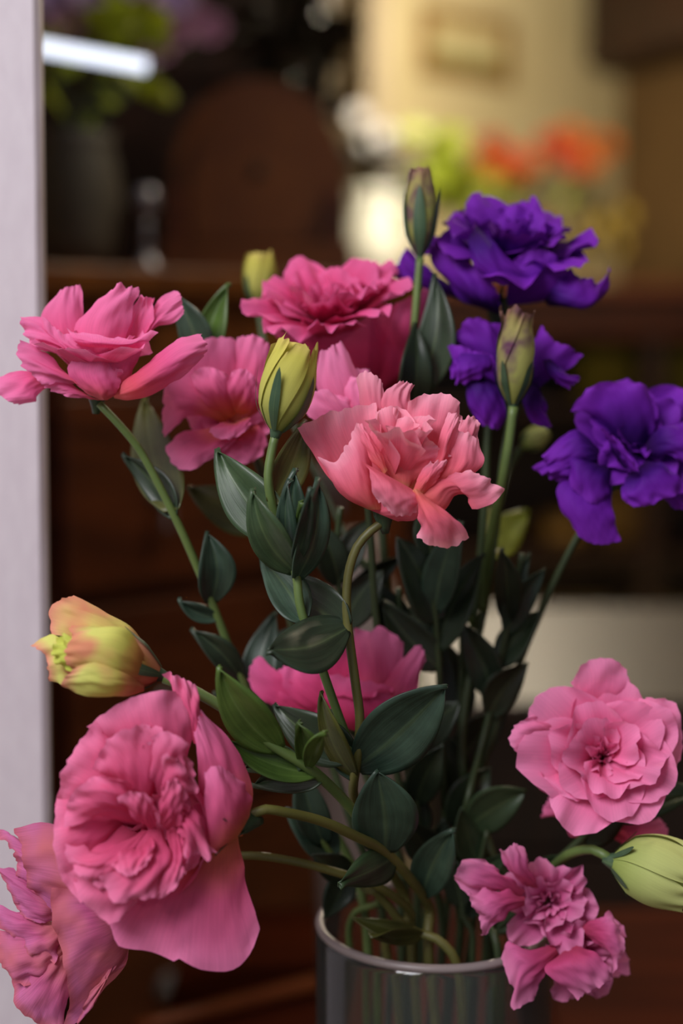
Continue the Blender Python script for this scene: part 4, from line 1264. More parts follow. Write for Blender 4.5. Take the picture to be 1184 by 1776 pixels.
# bud
branch(t, [(284, 1176, .560), (330, 1195, .560), (400, 1236, .562), (470, 1290, .566), (540, 1335, .572), (600, 1392, .585), (645, 1450, .595), (668, 1478, .60)], rad=2.1, mat='stem')
hb = bud(t, (276, 1170, .560), (112, 1124, .553), 104, 'budblush', seed=11, open_=0.7, n=5, seplen=0.50, sepw=0.16, twist=0.5, rag=1.0)
pp_(hb, 'budblush', .553, [
    ([(262, 1150, -12), (235, 1095, -6), (165, 1052, -4), (126, 1031, -4)], [(126, 1031, -4), (112, 1040, -4), (94, 1044, -4), (86, 1062, -4), (88, 1090, -2)], [(250, 1160, -10), (170, 1115, 2), (88, 1100, 0)], -4, 4, 0.8),
    ([(262, 1160, -8), (222, 1094, 4), (170, 1088, 8), (134, 1096, 8)], [(134, 1096, 8), (118, 1116, 9), (112, 1140, 9), (122, 1160, 8)], [(262, 1180, -8), (200, 1180, 6), (122, 1160, 8)], 4, 5, 0.6),
    ([(180, 1150, -4), (110, 1110, 2), (84, 1100, 2), (52, 1120, 2)], [(52, 1120, 2), (74, 1132, 4), (84, 1160, 4), (84, 1182, 4)], [(180, 1180, -4), (130, 1190, 4), (84, 1182, 4)], -2, 3, 0.8),
    ([(250, 1186, -8), (212, 1165, 6), (165, 1148, 10), (130, 1160, 10)], [(130, 1160, 10), (110, 1178, 9), (108, 1192, 7)], [(250, 1200, -8), (210, 1208, 4), (160, 1208, 8), (108, 1192, 7)], 6, 4, 0.5),
])
pp_(hb, 'budlime', .553, [
    ([(170, 1140, -6), (130, 1112, 4), (98, 1108, 4)], [(98, 1108, 4), (90, 1130, 6), (98, 1156, 6)], [(170, 1150, -6), (140, 1160, 4), (98, 1156, 6)], 2, 3, 1.6),
    ([(180, 1140, -6), (140, 1105, 4), (108, 1100, 4)], [(108, 1100, 4), (112, 1120, 7), (118, 1148, 7)], [(180, 1150, -6), (150, 1150, 4), (118, 1148, 7)], 4, 3, 1.6),
])
leaf(t, 'leaf_light', .560, (488, 1290), (377, 1156), 78, bend=14, z1=4, fold=3, tilt=4)
leaf(t, 'leaf_light', .566, (548, 1338), (388, 1281), 50, bend=12, z1=4, fold=3, tilt=-4)
leaf(t, 'leaf', .57, (520, 1335), (420, 1335), 54, bend=-10, z1=-2, fold=3, tilt=3)
leaf(t, 'leaf', .572, (552, 1358), (436, 1364), 58, bend=-8, z1=2, fold=3, tilt=-3)
leaf(t, 'leaf_light', .566, (546, 1318), (516, 1252), 40, bend=-5, z1=6, fold=4, tilt=5)
leaf(t, 'leaf_light', .566, (548, 1318), (562, 1268), 30, bend=4, z1=6, fold=3, tilt=-4)
leaf(t, 'leaf_blue', .585, (668, 1478), (652, 1335), 116, bend=-6, z0=-2, z1=8, zm=4, fold=3, shape=0.8)
leaf(t, 'leaf', .582, (678, 1488), (588, 1532), 62, bend=4, z1=8, fold=-2, tilt=4, shape=0.6)
leaf(t, 'leaf_blue', .61, (722, 1565), (786, 1436), 72, bend=6, z1=4, fold=3, tilt=3)

# ---- faded mauve flower at the lower edge, seen from behind its cup
d = 0.582
t = stem_thing('lisianthus', 'faded mauve pink lisianthus with streaked cup hanging below the big rose bloom',
               [(250, 1560, .602), (330, 1500, .604), (420, 1484, .602), (500, 1492, .603), (580, 1512, .607), (660, 1540, .615), (720, 1590, .635)], rad=1.9, mat='stem_olive', mouth=(-0.020, -0.018))
hd = head(t, (246, 1562, .600), cdir((-0.9, -0.15, 0.3)), r=4, h=11)
pp_(hd, 'mauve', d, [
    ([(240, 1556, -14), (180, 1470, -4), (94, 1427, 0), (22, 1436, 0)], [(22, 1436, 0), (38, 1470, 4), (44, 1520, 5), (62, 1562, 4)], [(240, 1570, -14), (180, 1600, 0), (120, 1590, 4), (62, 1562, 4)], 0, 8, 1.2),
    ([(240, 1562, -14), (160, 1545, 4), (88, 1540, 8)], [(88, 1540, 8), (92, 1600, 9), (112, 1680, 8), (120, 1730, 5), (112, 1790, 2)], [(228, 1600, -14), (214, 1680, -2), (160, 1740, 0), (112, 1790, 2)], 4, 7, 1.6),
    ([(236, 1600, -14), (224, 1640, -6), (218, 1668, -2), (190, 1690, 0)], [(190, 1690, 0), (160, 1715, 2), (128, 1788, 2)], [(226, 1600, -14), (190, 1680, 0), (150, 1760, 2), (128, 1788, 2)], 6, 3, 0.8),
    # ruffled inner petals at the open side
    ([(120, 1560, -6), (60, 1470, -4), (-10, 1440, -6)], [(-10, 1440, -6), (20, 1470, 0), (30, 1500, 0), (40, 1530, 0)], [(130, 1580, -6), (80, 1560, 0), (40, 1530, 0)], -2, 4, 2.4),
    ([(120, 1580, -4), (60, 1540, 0), (-20, 1490, -4)], [(-20, 1490, -4), (10, 1530, 0), (30, 1580, 4), (60, 1600, 6)], [(130, 1590, -4), (95, 1600, 4), (60, 1600, 6)], 0, 4, 2.4),
    ([(120, 1600, -4), (50, 1590, 0), (-20, 1560, -4)], [(-20, 1560, -4), (5, 1610, 0), (50, 1650, 4), (95, 1670, 5)], [(135, 1610, -4), (110, 1640, 4), (95, 1670, 5)], 2, 4, 2.6),
    ([(120, 1620, -4), (50, 1620, 0), (-15, 1610, -4)], [(-15, 1610, -4), (0, 1670, 0), (20, 1700, 2), (60, 1705, 2)], [(135, 1630, -4), (100, 1680, 2), (60, 1705, 2)], 3, 4, 2.4),
    ([(130, 1630, -4), (80, 1660, 2), (20, 1690, 0)], [(20, 1690, 0), (30, 1740, 2), (60, 1775, 2), (110, 1800, 0)], [(140, 1640, -4), (120, 1720, 2), (110, 1800, 0)], 2, 4, 2.2),
], crumple=1.0)

# ---- left pink flower high beside the white board
d = 0.597
t = stem_thing('lisianthus', 'pink lisianthus with drooping side petals in front of the white board',
               [(172, 700, .60), (205, 735, .60), (245, 785, .605), (300, 890, .612), (345, 990, .62), (385, 1090, .628), (420, 1180, .635), (500, 1330, .65), (600, 1480, .66)], rad=2.0, mat='stem', mouth=(-0.030, -0.004))
hd = head(t, (168, 694, .603), cdir((0.1, 0.95, 0.2)), r=3.2, h=9, seplen=13, spread=60)
pp_(hd, 'pink', d, [
    ([(150, 670), (100, 610), (74, 565), (78, 535), (104, 505)], [(104, 505), (120, 497), (138, 494)], [(165, 660), (150, 590), (145, 530), (138, 494)], -10, 4, 1.0),
    ([(150, 660), (128, 575), (155, 532), (196, 507)], [(196, 507), (204, 494), (220, 497), (238, 499)], [(200, 660), (216, 590), (230, 540), (240, 512), (238, 499)], -2, 6, 1.4),
    ([(190, 670), (212, 590), (227, 541), (243, 513)], [(243, 513), (255, 515), (266, 518)], [(215, 660), (248, 590), (264, 550), (266, 518)], -4, -4, 1.0),
    ([(200, 665), (240, 590), (270, 528), (303, 502)], [(303, 502), (313, 512), (319, 543)], [(215, 665), (262, 580), (296, 562), (319, 543)], -8, 3, 1.0),
    ([(160, 670), (110, 600), (72, 552), (36, 548)], [(36, 548), (40, 575), (58, 602), (66, 612)], [(170, 680), (140, 625), (100, 612), (66, 612)], 2, 5, 1.6),
    ([(160, 672), (100, 590), (75, 570), (72, 545)], [(72, 545), (100, 572), (125, 582), (150, 600)], [(172, 672), (165, 640), (150, 600)], 4, 4, 1.4),
    ([(165, 688), (110, 640), (60, 600), (36, 592)], [(36, 592), (28, 612), (45, 640), (74, 667)], [(172, 692), (140, 668), (105, 662), (74, 667)], 5, 4, 1.6),
    ([(160, 690), (110, 660), (80, 655), (66, 660)], [(66, 660), (90, 678), (124, 690)], [(178, 694), (150, 692), (124, 690)], 2, 2, 0.6),
    ([(120, 672, -6), (70, 645, 0), (30, 645, 2), (-14, 655, 2)], [(-14, 655, 2), (0, 686, 3), (32, 703, 3)], [(130, 690, -6), (85, 672, 0), (66, 684, 2), (64, 698, 3), (32, 703, 3)], -4, 3, 1.0),
    ([(172, 690), (140, 650), (135, 615), (142, 602)], [(142, 602), (195, 611), (250, 597)], [(200, 684), (228, 650), (250, 597)], 4, 6, 0.6),
    ([(140, 602, 4), (128, 590, 7), (117, 572, 4)], [(117, 572, 4), (150, 578, 5), (195, 585, 6), (235, 588, 5), (262, 572, 3), (272, 578, 2)], [(240, 604, 6), (258, 592, 6), (272, 578, 2)], 6, 3, 1.0),
    ([(176, 694), (140, 675), (118, 645), (128, 616)], [(128, 616), (150, 612), (182, 626), (214, 644)], [(186, 694), (202, 680), (214, 644)], 8, 5, 0.8),
    # long rolled petal on the right
    ([(196, 684, -8), (215, 662, 4), (270, 618, 6), (310, 588, 4), (348, 580, 0)], [(348, 580, 0), (358, 597, 2), (353, 622, 0)], [(198, 690, -8), (231, 694, 2), (285, 672, 4), (333, 640, 4), (353, 622, 0)], 4, 8, 0.6),
])
whorls(hd, 'pink', W(172, 682, .604), cdir((0.03, 0.93, 0.28)), [(5, 26, 22, 12, 34, 1.6), (6, 31, 26, 30, 58, 1.8)], seed=95)
leaf(t, 'leaf_dark', .62, (302, 898), (211, 788), 48, bend=-10, z1=-2, fold=3, tilt=4)
leaf(t, 'leaf_blue', .622, (372, 1047), (357, 922), 66, bend=-14, z1=2, fold=4, tilt=-2)
leaf(t, 'leaf_blue', .626, (398, 1068), (308, 1040), 30, bend=6, z1=4, fold=3)
leaf(t, 'leaf_dark', .635, (425, 1178), (330, 1092), 46, bend=-8, fold=3)
leaf(t, 'leaf_olive', .655, (300, 885), (250, 690), 84, bend=8, fold=3, tilt=4)
leaf(t, 'leaf_blue', .65, (440, 1215), (478, 1060), 62, bend=6, fold=3, tilt=3)

# ---- pink flower facing out, behind the tall bud
d = 0.628
t = stem_thing('lisianthus', 'pink lisianthus facing outward behind the tall yellow-green bud',
               [(430, 760, .65), (455, 830, .65), (480, 950, .652), (520, 1150, .655), (600, 1400, .66)], rad=1.9, mat='stem_dark', mouth=(-0.022, 0.014))
hd = head(t, (428, 748, .648), cdir((-0.25, 0.35, 0.9)), r=4, h=11)
pp_(hd, 'rose', d, [
    ([(380, 740, -8), (310, 680, 0), (292, 640, 2), (305, 605, 2)], [(305, 605, 2), (340, 592, 3), (385, 584, 2), (410, 590, 0)], [(410, 740, -8), (410, 670, 0), (410, 590, 0)], -4, 4, 1.2),
    ([(400, 740, -8), (405, 650, 0), (412, 585, 2)], [(412, 585, 2), (445, 582, 2), (475, 605, 0)], [(440, 745, -8), (465, 680, 0), (475, 605, 0)], -3, 4, 1.2),
    ([(390, 735, -8), (330, 720, 2), (284, 760, 2)], [(284, 760, 2), (282, 700, 3), (290, 650, 3), (318, 622, 2)], [(400, 720, -8), (360, 670, 2), (318, 622, 2)], 0, 6, 1.0),
    ([(390, 740, -8), (320, 750, 2), (286, 775, 4)], [(286, 775, 4), (300, 806, 5), (328, 815, 5), (370, 795, 5), (410, 765, 4)], [(420, 745, -8), (415, 755, 0), (410, 765, 4)], 2, 7, 1.0),
    ([(400, 740, -8), (390, 770, 3), (380, 800, 4)], [(380, 800, 4), (420, 805, 4), (448, 795, 3), (464, 770, 2)], [(430, 735, -8), (455, 745, 0), (464, 770, 2)], 0, 4, 1.0),
    ([(395, 725, -6), (350, 690, 5), (330, 650, 7)], [(330, 650, 7), (360, 635, 8), (395, 650, 7)], [(410, 720, -6), (408, 685, 3), (395, 650, 7)], 2, 4, 1.6),
    ([(405, 735, -5), (375, 735, 6), (362, 748, 9)], [(362, 748, 9), (385, 762, 10), (412, 757, 9), (432, 742, 7)], [(425, 725, -5), (435, 725, 4), (432, 742, 7)], 4, 3, 1.0),
    ([(400, 715, -5), (395, 680, 5), (400, 645, 8)], [(400, 645, 8), (425, 640, 8), (450, 665, 6)], [(425, 720, -5), (445, 700, 3), (450, 665, 6)], 3, 3, 1.4),
])
whorls(hd, 'rose', W(412, 728, .646), cdir((-0.12, 0.15, 0.97)), [(4, 13, 11, 5, 30, 1.5), (5, 19, 17, 20, 60, 1.8), (6, 23, 20, 40, 85, 1.8)], seed=83)
leaf(t, 'leaf_olive', .66, (470, 905), (325, 845), 80, bend=6, fold=3, tilt=5)

# ---- hot pink flower, frilled top and dark underside
d = 0.655
t = stem_thing('lisianthus', 'hot pink frilled lisianthus with shaded underside behind the coral bloom',
               [(650, 705, .668), (655, 800, .668), (665, 950, .668), (690, 1200, .67), (720, 1450, .672)], rad=2.0, mat='stem_dark', mouth=(-0.006, 0.022))
hd = head(t, (645, 690, .665), cdir((-0.3, 0.9, 0.15)), r=4.5, h=12)
pp_(hd, 'hot', d, [
    ([(640, 690, -6), (560, 640, -4), (500, 600, 0), (450, 560, 0)], [(450, 560, 0), (530, 580, 6), (600, 565, 8), (650, 540, 6)], [(660, 690, -6), (690, 620, 4), (650, 540, 6)], -4, 6, 1.2),
    ([(640, 690, -6), (640, 620, 2), (640, 560, 4)], [(640, 560, 4), (680, 530, 4), (745, 500, 0)], [(665, 690, -6), (725, 640, 0), (735, 570, 0), (745, 500, 0)], -2, 6, 1.2),
    ([(640, 680, -10), (690, 620, -8), (720, 560, -8), (735, 500, -10)], [(735, 500, -10), (745, 520, -10), (748, 560, -12)], [(660, 690, -10), (715, 660, -10), (748, 560, -12)], -4, 3, 1.0),
])
whorls(hd, 'hot', W(572, 600, .662), cdir((-0.06, 0.88, 0.50)), [(5, 26, 19, 4, 26, 2.6), (6, 33, 23, 12, 46, 3.0), (7, 39, 26, 24, 66, 3.0), (9, 43, 28, 36, 86, 2.8)], seed=21, fu=3.2, nu=21, nv=17)
bud(t, (447, 530, .725), (452, 438, .725), 56, 'budyellow', seed=5, open_=0.7, n=4, sep=4)
branch(t, [(447, 532, .725), (470, 640, .71), (560, 850, .69), (660, 1050, .672)], rad=1.5, mat='stem_dark')
leaf(t, 'leaf_blue', .64, (340, 640), (302, 508), 56, bend=-8, fold=3, tilt=3)
leaf(t, 'leaf_light', .645, (362, 640), (396, 490), 50, bend=7, fold=5, tilt=3)
branch(t, [(352, 640, .648), (400, 720, .66), (520, 900, .668), (668, 1000, .668)], rad=1.5, mat='stem_dark')

# ---- pink flower peeping over the coral one
d = 0.612
t = stem_thing('lisianthus', 'pale pink lisianthus mostly hidden between yellow bud and coral bloom',
               [(625, 780, .625), (640, 900, .63), (655, 1100, .64), (700, 1400, .655)], rad=1.8, mat='stem_dark', mouth=(0.004, 0.012))
hd = head(t, (622, 768, .622), cdir((-0.3, 0.9, 0.2)), r=3.6, h=10)
pp_(hd, 'soft', d, [
    ([(615, 765), (570, 720), (548, 670), (556, 612)], [(556, 612), (572, 602), (592, 592)], [(635, 760), (640, 700), (618, 640), (592, 592)], -2, 5, 1.0),
    ([(610, 765), (560, 735), (532, 720), (525, 706)], [(525, 706), (540, 684), (566, 676), (600, 690)], [(630, 765), (625, 725), (600, 690)], 4, 4, 1.2),
    ([(620, 765), (600, 700), (598, 665), (610, 650)], [(610, 650), (632, 668), (650, 700)], [(640, 765), (650, 735), (650, 700)], 2, 4, 1.2),
    ([(622, 768), (600, 700), (580, 640)], None, [(645, 768), (660, 700), (640, 640)], -10, 4, 1.0),
])

# ---- crimson pink flower low in the middle
d = 0.634
t = stem_thing('lisianthus', 'crimson pink lisianthus low in the bouquet under the dark broad leaf',
               [(615, 1270, .650), (640, 1360, .655), (690, 1480, .665)], rad=1.9, mat='stem_dark', mouth=(-0.014, 0.006))
hd = head(t, (612, 1255, .648), cdir((0.0, 0.75, 0.6)), r=4, h=11)
pp_(hd, 'hot', d, [
    ([(590, 1250), (520, 1240), (450, 1210), (428, 1180)], [(428, 1180), (440, 1145), (456, 1140), (470, 1165), (490, 1175)], [(600, 1240), (560, 1200), (490, 1175)], 2, 4, 1.4),
    ([(590, 1245), (520, 1230), (480, 1200), (475, 1165)], [(475, 1165), (510, 1150), (545, 1150)], [(610, 1240), (585, 1190), (545, 1150)], 4, 4, 1.2),
    ([(600, 1255), (560, 1200), (540, 1160), (560, 1125)], [(560, 1125), (600, 1105), (640, 1110)], [(640, 1255), (650, 1190), (640, 1110)], -4, -6, 1.2),
    ([(590, 1260), (550, 1240), (520, 1210), (530, 1180)], [(530, 1180), (580, 1170), (630, 1180), (680, 1190)], [(640, 1275), (680, 1240), (680, 1190)], 4, 5, 1.0),
    ([(600, 1262), (540, 1262), (490, 1270), (480, 1255)], [(480, 1255), (490, 1230), (520, 1215)], [(610, 1250), (560, 1225), (520, 1215)], 0, 3, 1.0),
    ([(610, 1262), (660, 1310), (700, 1320), (725, 1310)], [(725, 1310), (740, 1280), (735, 1250)], [(620, 1250), (690, 1240), (735, 1250)], -4, 3, 1.0),
])
pp_(hd, 'pink', d, [
    ([(610, 1255), (620, 1180), (612, 1120), (616, 1088)], [(616, 1088), (640, 1095), (662, 1086), (700, 1115)], [(640, 1255), (690, 1190), (700, 1115)], -2, 4, 1.4),
    ([(620, 1255), (660, 1190), (690, 1150), (715, 1125)], [(715, 1125), (730, 1120), (738, 1145)], [(650, 1265), (715, 1210), (738, 1145)], 0, 4, 1.2),
])
whorls(hd, 'hot', W(612, 1245, .646), cdir((0.0, 0.8, 0.5)), [(4, 20, 16, 6, 30, 1.5), (5, 27, 22, 20, 52, 1.6)], seed=97)

# ---- purple flowers
d = 0.665
t = stem_thing('lisianthus', 'big purple lisianthus at the top of the bouquet with streaked green bud',
               [(862, 555, .672), (855, 640, .67), (845, 760, .67), (838, 900, .672), (820, 1100, .675), (790, 1400, .676)], rad=2.0, mat='stem_dark', mouth=(0.014, 0.020))
hd = head(t, (862, 545, .672), cdir((0.05, 0.95, 0.2)), r=4.5, h=12)
whorls(hd, 'purple', W(880, 492, .676), cdir((0.03, 0.86, 0.50)), [(5, 29, 20, 4, 22, 2.6), (6, 35, 24, 12, 40, 3.0), (7, 40, 28, 24, 62, 3.2), (8, 42, 30, 40, 88, 3.0)], seed=31, fu=2.6)
pp_(hd, 'purple', d, [
    ([(862, 545, -4), (800, 520, 2), (760, 470, 2), (745, 425, 0)], [(745, 425, 0), (790, 440, 6), (835, 470, 8), (860, 500, 8)], [(870, 545, -4), (868, 525, 4), (860, 500, 8)], 8, 4, 1.6),
    ([(818, 400, 4), (812, 425, 10), (820, 455, 12), (848, 488, 10)], [(848, 488, 10), (872, 494, 11), (896, 484, 10), (922, 480, 8)], [(826, 392, 4), (860, 425, 12), (892, 458, 12), (922, 480, 8)], 12, 3, 0.8),
    ([(880, 530, -4), (880, 490, 6), (890, 450, 10)], [(890, 450, 10), (930, 430, 11), (965, 445, 9), (985, 475, 6)], [(930, 525, -4), (970, 510, 4), (985, 475, 6)], 8, 4, 1.6),
    ([(930, 505, 0), (958, 490, 8), (968, 478, 9), (980, 466, 8)], [(980, 466, 8), (1015, 482, 10), (1040, 490, 8), (1056, 462, 4)], [(950, 530, 0), (990, 534, 8), (1030, 530, 8), (1052, 505, 6), (1056, 462, 4)], 6, 4, 1.6),
    ([(800, 510, -2), (760, 470, 0), (750, 420, 0)], [(750, 420, 0), (775, 400, 2), (800, 405, 2)], [(820, 500, -2), (815, 450, 4), (800, 405, 2)], 4, 3, 1.6),
    ([(800, 520, -6), (740, 500, -4), (700, 490, -2), (684, 474, -2)], [(684, 474, -2), (690, 455, 0), (704, 428, 0)], [(810, 500, -6), (760, 480, -4), (704, 428, 0)], -6, 3, 1.6),
])
branch(t, [(728, 448, .648), (722, 520, .648), (714, 620, .65), (712, 700, .655), (730, 850, .66), (780, 1000, .668), (822, 1090, .675)], rad=1.7, mat='stem')
bud(t, (728, 442, .648), (729, 288, .648), 54, 'budpurple', seed=17, open_=0.35, n=4, sep=5, seplen=0.75, sepw=0.3, twist=1.6)
leaf(t, 'leaf_dark', .66, (738, 695), (752, 474), 70, bend=-24, z1=2, fold=3, tilt=4)
leaf(t, 'leaf_dark', .668, (742, 720), (718, 560), 60, bend=-6, fold=3, tilt=-4)

d = 0.645
t = stem_thing('lisianthus', 'purple lisianthus with hanging petals behind its greenish twisted bud',
               [(885, 720, .66), (872, 800, .66), (862, 900, .662), (840, 1050, .668), (800, 1300, .672)], rad=2.0, mat='stem_dark', mouth=(0.024, 0.010))
hd = head(t, (888, 708, .658), cdir((0.0, 0.95, 0.2)), r=4, h=12)
pp_(hd, 'purple', d, [
    ([(880, 700, -6), (840, 640, 0), (800, 600, 2), (776, 594, 2)], [(776, 594, 2), (796, 572, 3), (815, 553, 3), (872, 562, 2)], [(895, 690, -6), (890, 630, 0), (872, 562, 2)], 0, 5, 1.6),
    ([(872, 690, -4), (840, 660, 2), (795, 640, 4), (777, 598, 4)], [(777, 598, 4), (800, 600, 5), (825, 610, 6), (848, 612, 5)], [(885, 695, -4), (870, 655, 3), (848, 612, 5)], 4, 4, 1.4),
    ([(800, 612, 6), (785, 630, 8), (780, 648, 6)], [(780, 648, 6), (792, 664, 6), (806, 666, 6)], [(850, 615, 6), (845, 640, 8), (806, 666, 6)], 5, 3, 1.2),
    ([(825, 640, 2), (810, 665, 6), (812, 705, 6), (836, 736, 4)], [(836, 736, 4), (852, 742, 4), (868, 745, 2)], [(858, 645, 2), (872, 690, 6), (878, 722, 4), (868, 745, 2)], 3, 3, 0.8),
    ([(905, 670, 0), (906, 700, 4), (925, 735, 4), (950, 742, 2)], [(950, 742, 2), (953, 740, 2), (955, 738, 2)], [(932, 665, 0), (945, 700, 4), (955, 738, 2)], 2, 3, 0.8),
    ([(895, 690, -4), (905, 630, 0), (920, 590, 2), (938, 562, 2)], [(938, 562, 2), (955, 585, 3), (985, 602, 3), (1012, 616, 2)], [(910, 695, -4), (950, 660, 2), (985, 640, 3), (1012, 616, 2)], 0, 4, 2.0),
    ([(940, 625, 4), (946, 640, 6), (962, 662, 6), (985, 672, 4)], [(985, 672, 4), (996, 666, 4), (1006, 656, 3)], [(955, 622, 4), (975, 640, 6), (1006, 656, 3)], 3, 3, 1.2),
    ([(880, 700, -10), (860, 640, -8), (850, 600, -8), (870, 575, -8)], [(870, 575, -8), (900, 570, -8), (935, 590, -8)], [(905, 700, -10), (930, 650, -8), (935, 590, -8)], -6, 4, 1.6),
])
branch(t, [(890, 705, .622), (882, 770, .624), (868, 850, .63), (846, 960, .65), (838, 1060, .668)], rad=2.0, mat='stem')
bud(t, (889, 702, .622), (897, 538, .622), 66, 'budpurple', seed=29, open_=0.3, n=4, sep=5, seplen=0.45, sepw=0.16, twist=2.2, flare=0.9, rag=1.4)
bud(t, (905, 776, .72), (948, 744, .72), 40, 'budgreen', seed=8, open_=0.3, n=4, sep=4, seplen=0.4)
leaf(t, 'bg_lime', .74, (872, 965), (915, 885), 66, bend=6, fold=3)
leaf(t, 'bg_lime', .74, (870, 965), (850, 880), 40, bend=-4, fold=3)
branch(t, [(905, 776, .72), (880, 820, .71), (858, 920, .68), (848, 1000, .668)], rad=1.4, mat='stem_dark')

d = 0.635
t = stem_thing('lisianthus', 'wide open purple lisianthus with long hanging lower petal, lowest purple bloom',
               [(1060, 850, .66), (1020, 900, .662), (985, 960, .664), (938, 1060, .668), (890, 1180, .672), (830, 1380, .674)], rad=1.8, mat='stem_dark', mouth=(0.034, 0.002))
hd = head(t, (1070, 835, .658), cdir((0.25, 0.45, 0.85)), r=4.5, h=12)
whorls(hd, 'purple', W(1092, 775, .655), cdir((0.10, 0.30, 0.95)), [(4, 15, 12, 4, 22, 1.6), (5, 21, 18, 14, 48, 2.0), (6, 27, 22, 28, 74, 2.4), (6, 31, 26, 40, 92, 2.4)], seed=41)
pp_(hd, 'purple', d, [
    ([(1080, 790, -10), (1020, 720, 0), (990, 715, 2)], [(990, 715, 2), (1015, 678, 3), (1050, 663, 3), (1120, 668, 2), (1140, 705, 0)], [(1110, 790, -10), (1130, 750, -2), (1140, 705, 0)], -2, 5, 2.0),
    ([(1060, 800, -8), (1010, 780, 0), (965, 790, 3), (919, 809, 2)], [(919, 809, 2), (940, 822, 3), (965, 834, 2)], [(1060, 820, -8), (1010, 820, 2), (965, 834, 2)], -1, 4, 1.4),
    ([(1050, 790, -8), (1010, 750, 0), (990, 745, 2), (940, 790, 2)], None, [(1060, 800, -8), (1030, 800, 2), (1000, 815, 2), (955, 825, 2)], 2, 4, 1.4),
    ([(1040, 800, -6), (1000, 790, 2), (985, 800, 3), (990, 840, 3)], [(990, 840, 3), (1010, 865, 4), (1045, 880, 3)], [(1060, 810, -6), (1058, 840, 2), (1045, 880, 3)], 4, 4, 1.2),
    ([(1010, 820, -2), (970, 840, 2), (966, 870, 4), (988, 908, 4)], [(988, 908, 4), (1012, 935, 4), (1040, 945, 4), (1076, 938, 2)], [(1060, 840, -2), (1062, 885, 4), (1070, 915, 3), (1076, 938, 2)], 2, 4, 1.0),
    ([(1090, 820, -6), (1075, 850, 4), (1085, 872, 5)], [(1085, 872, 5), (1110, 880, 5), (1150, 865, 5), (1200, 850, 3)], [(1120, 800, -6), (1160, 810, 3), (1200, 850, 3)], 4, 4, 1.8),
    ([(1120, 790, -6), (1160, 790, 3), (1195, 810, 4)], [(1195, 810, 4), (1215, 780, 3), (1200, 730, 2)], [(1120, 770, -6), (1150, 740, 1), (1200, 730, 2)], 2, 4, 2.0),
    ([(1110, 800, -6), (1140, 840, 2), (1160, 875, 2)], [(1160, 875, 2), (1180, 884, 2), (1205, 870, 1)], [(1130, 800, -6), (1170, 830, 2), (1205, 870, 1)], -2, 3, 1.6),
    ([(1070, 800, -4), (1050, 760, 6), (1040, 742, 9)], [(1040, 742, 9), (1060, 752, 10), (1085, 780, 9), (1108, 818, 6)], [(1080, 810, -4), (1090, 815, 4), (1108, 818, 6)], 6, 2, 0.8),
])

# ---- right-hand pinks
d = 0.598
c0 = W(1046, 1312, .612)
t = stem_thing('lisianthus', 'round soft pink lisianthus with pale green bud leaning to the side',
               [(1050, 1370, .628), (1020, 1440, .632), (960, 1500, .64), (900, 1570, .648), (850, 1620, .652)], rad=2.0, mat='stem_dark', mouth=(0.036, -0.010))
ax = cdir((-0.06, 0.22, 0.97))
hd = head(t, W(1048, 1325, .625), ax, r=4.5, h=12)
whorls(hd, 'soft', c0 - ax * 0.010, ax, [(3, 15, 14, 2, 18, 1.6), (4, 21, 21, 6, 36, 2.0), (5, 27, 27, 12, 52, 2.2), (6, 32, 31, 24, 70, 2.4), (7, 38, 35, 38, 90, 2.4)], seed=53, fu=2.6, nu=17, nv=17)
pp_(hd, 'soft', d, [
    ([(990, 1270, -8), (1000, 1210, 0), (990, 1185, 2)], [(990, 1185, 2), (1010, 1152, 2), (1050, 1141, 2), (1085, 1160, 2), (1092, 1195, 1)], [(1060, 1270, -8), (1085, 1230, 0), (1092, 1195, 1)], -16, 4, 1.4),
    ([(980, 1290, -8), (930, 1300, 0), (905, 1310, 2)], [(905, 1310, 2), (884, 1290, 2), (890, 1262, 2), (920, 1240, 2)], [(990, 1270, -8), (950, 1250, 0), (920, 1240, 2)], -10, 4, 1.2),
    ([(1100, 1300, -8), (1140, 1330, 0), (1168, 1345, 2)], [(1168, 1345, 2), (1184, 1290, 2), (1170, 1220, 2), (1120, 1210, 2)], [(1090, 1270, -8), (1110, 1230, 0), (1120, 1210, 2)], -14, 5, 1.6),
    ([(990, 1330, -8), (950, 1340, 0), (934, 1340, 2)], [(934, 1340, 2), (960, 1372, 3), (1000, 1388, 3), (1030, 1378, 3)], [(1030, 1330, -8), (1032, 1360, 0), (1030, 1378, 3)], -8, 4, 1.4),
    ([(1030, 1330, -8), (1028, 1370, 0), (1030, 1386, 2)], [(1030, 1386, 2), (1060, 1398, 3), (1100, 1403, 3), (1130, 1375, 2)], [(1080, 1330, -8), (1110, 1350, 0), (1130, 1375, 2)], -9, 4, 1.4),
])
bud(t, (1062, 1494, .60), (1205, 1524, .592), 124, 'budgreen', seed=37, open_=0.8, n=5, seplen=0.24, sepw=0.13, twist=0.7, rag=1.6)
branch(t, [(1058, 1490, .60), (1030, 1474, .605), (990, 1480, .615), (950, 1508, .64)], rad=2.0, mat='stem')
leaf(t, 'leaf', .668, (980, 1500), (905, 1545), 34, fold=3)
leaf(t, 'leaf_dark', .64, (1005, 1450), (1090, 1400), 80, bend=8, fold=3, tilt=-5)
leaf(t, 'leaf', .66, (1100, 1440), (1215, 1372), 74, bend=6, fold=3, tilt=3)

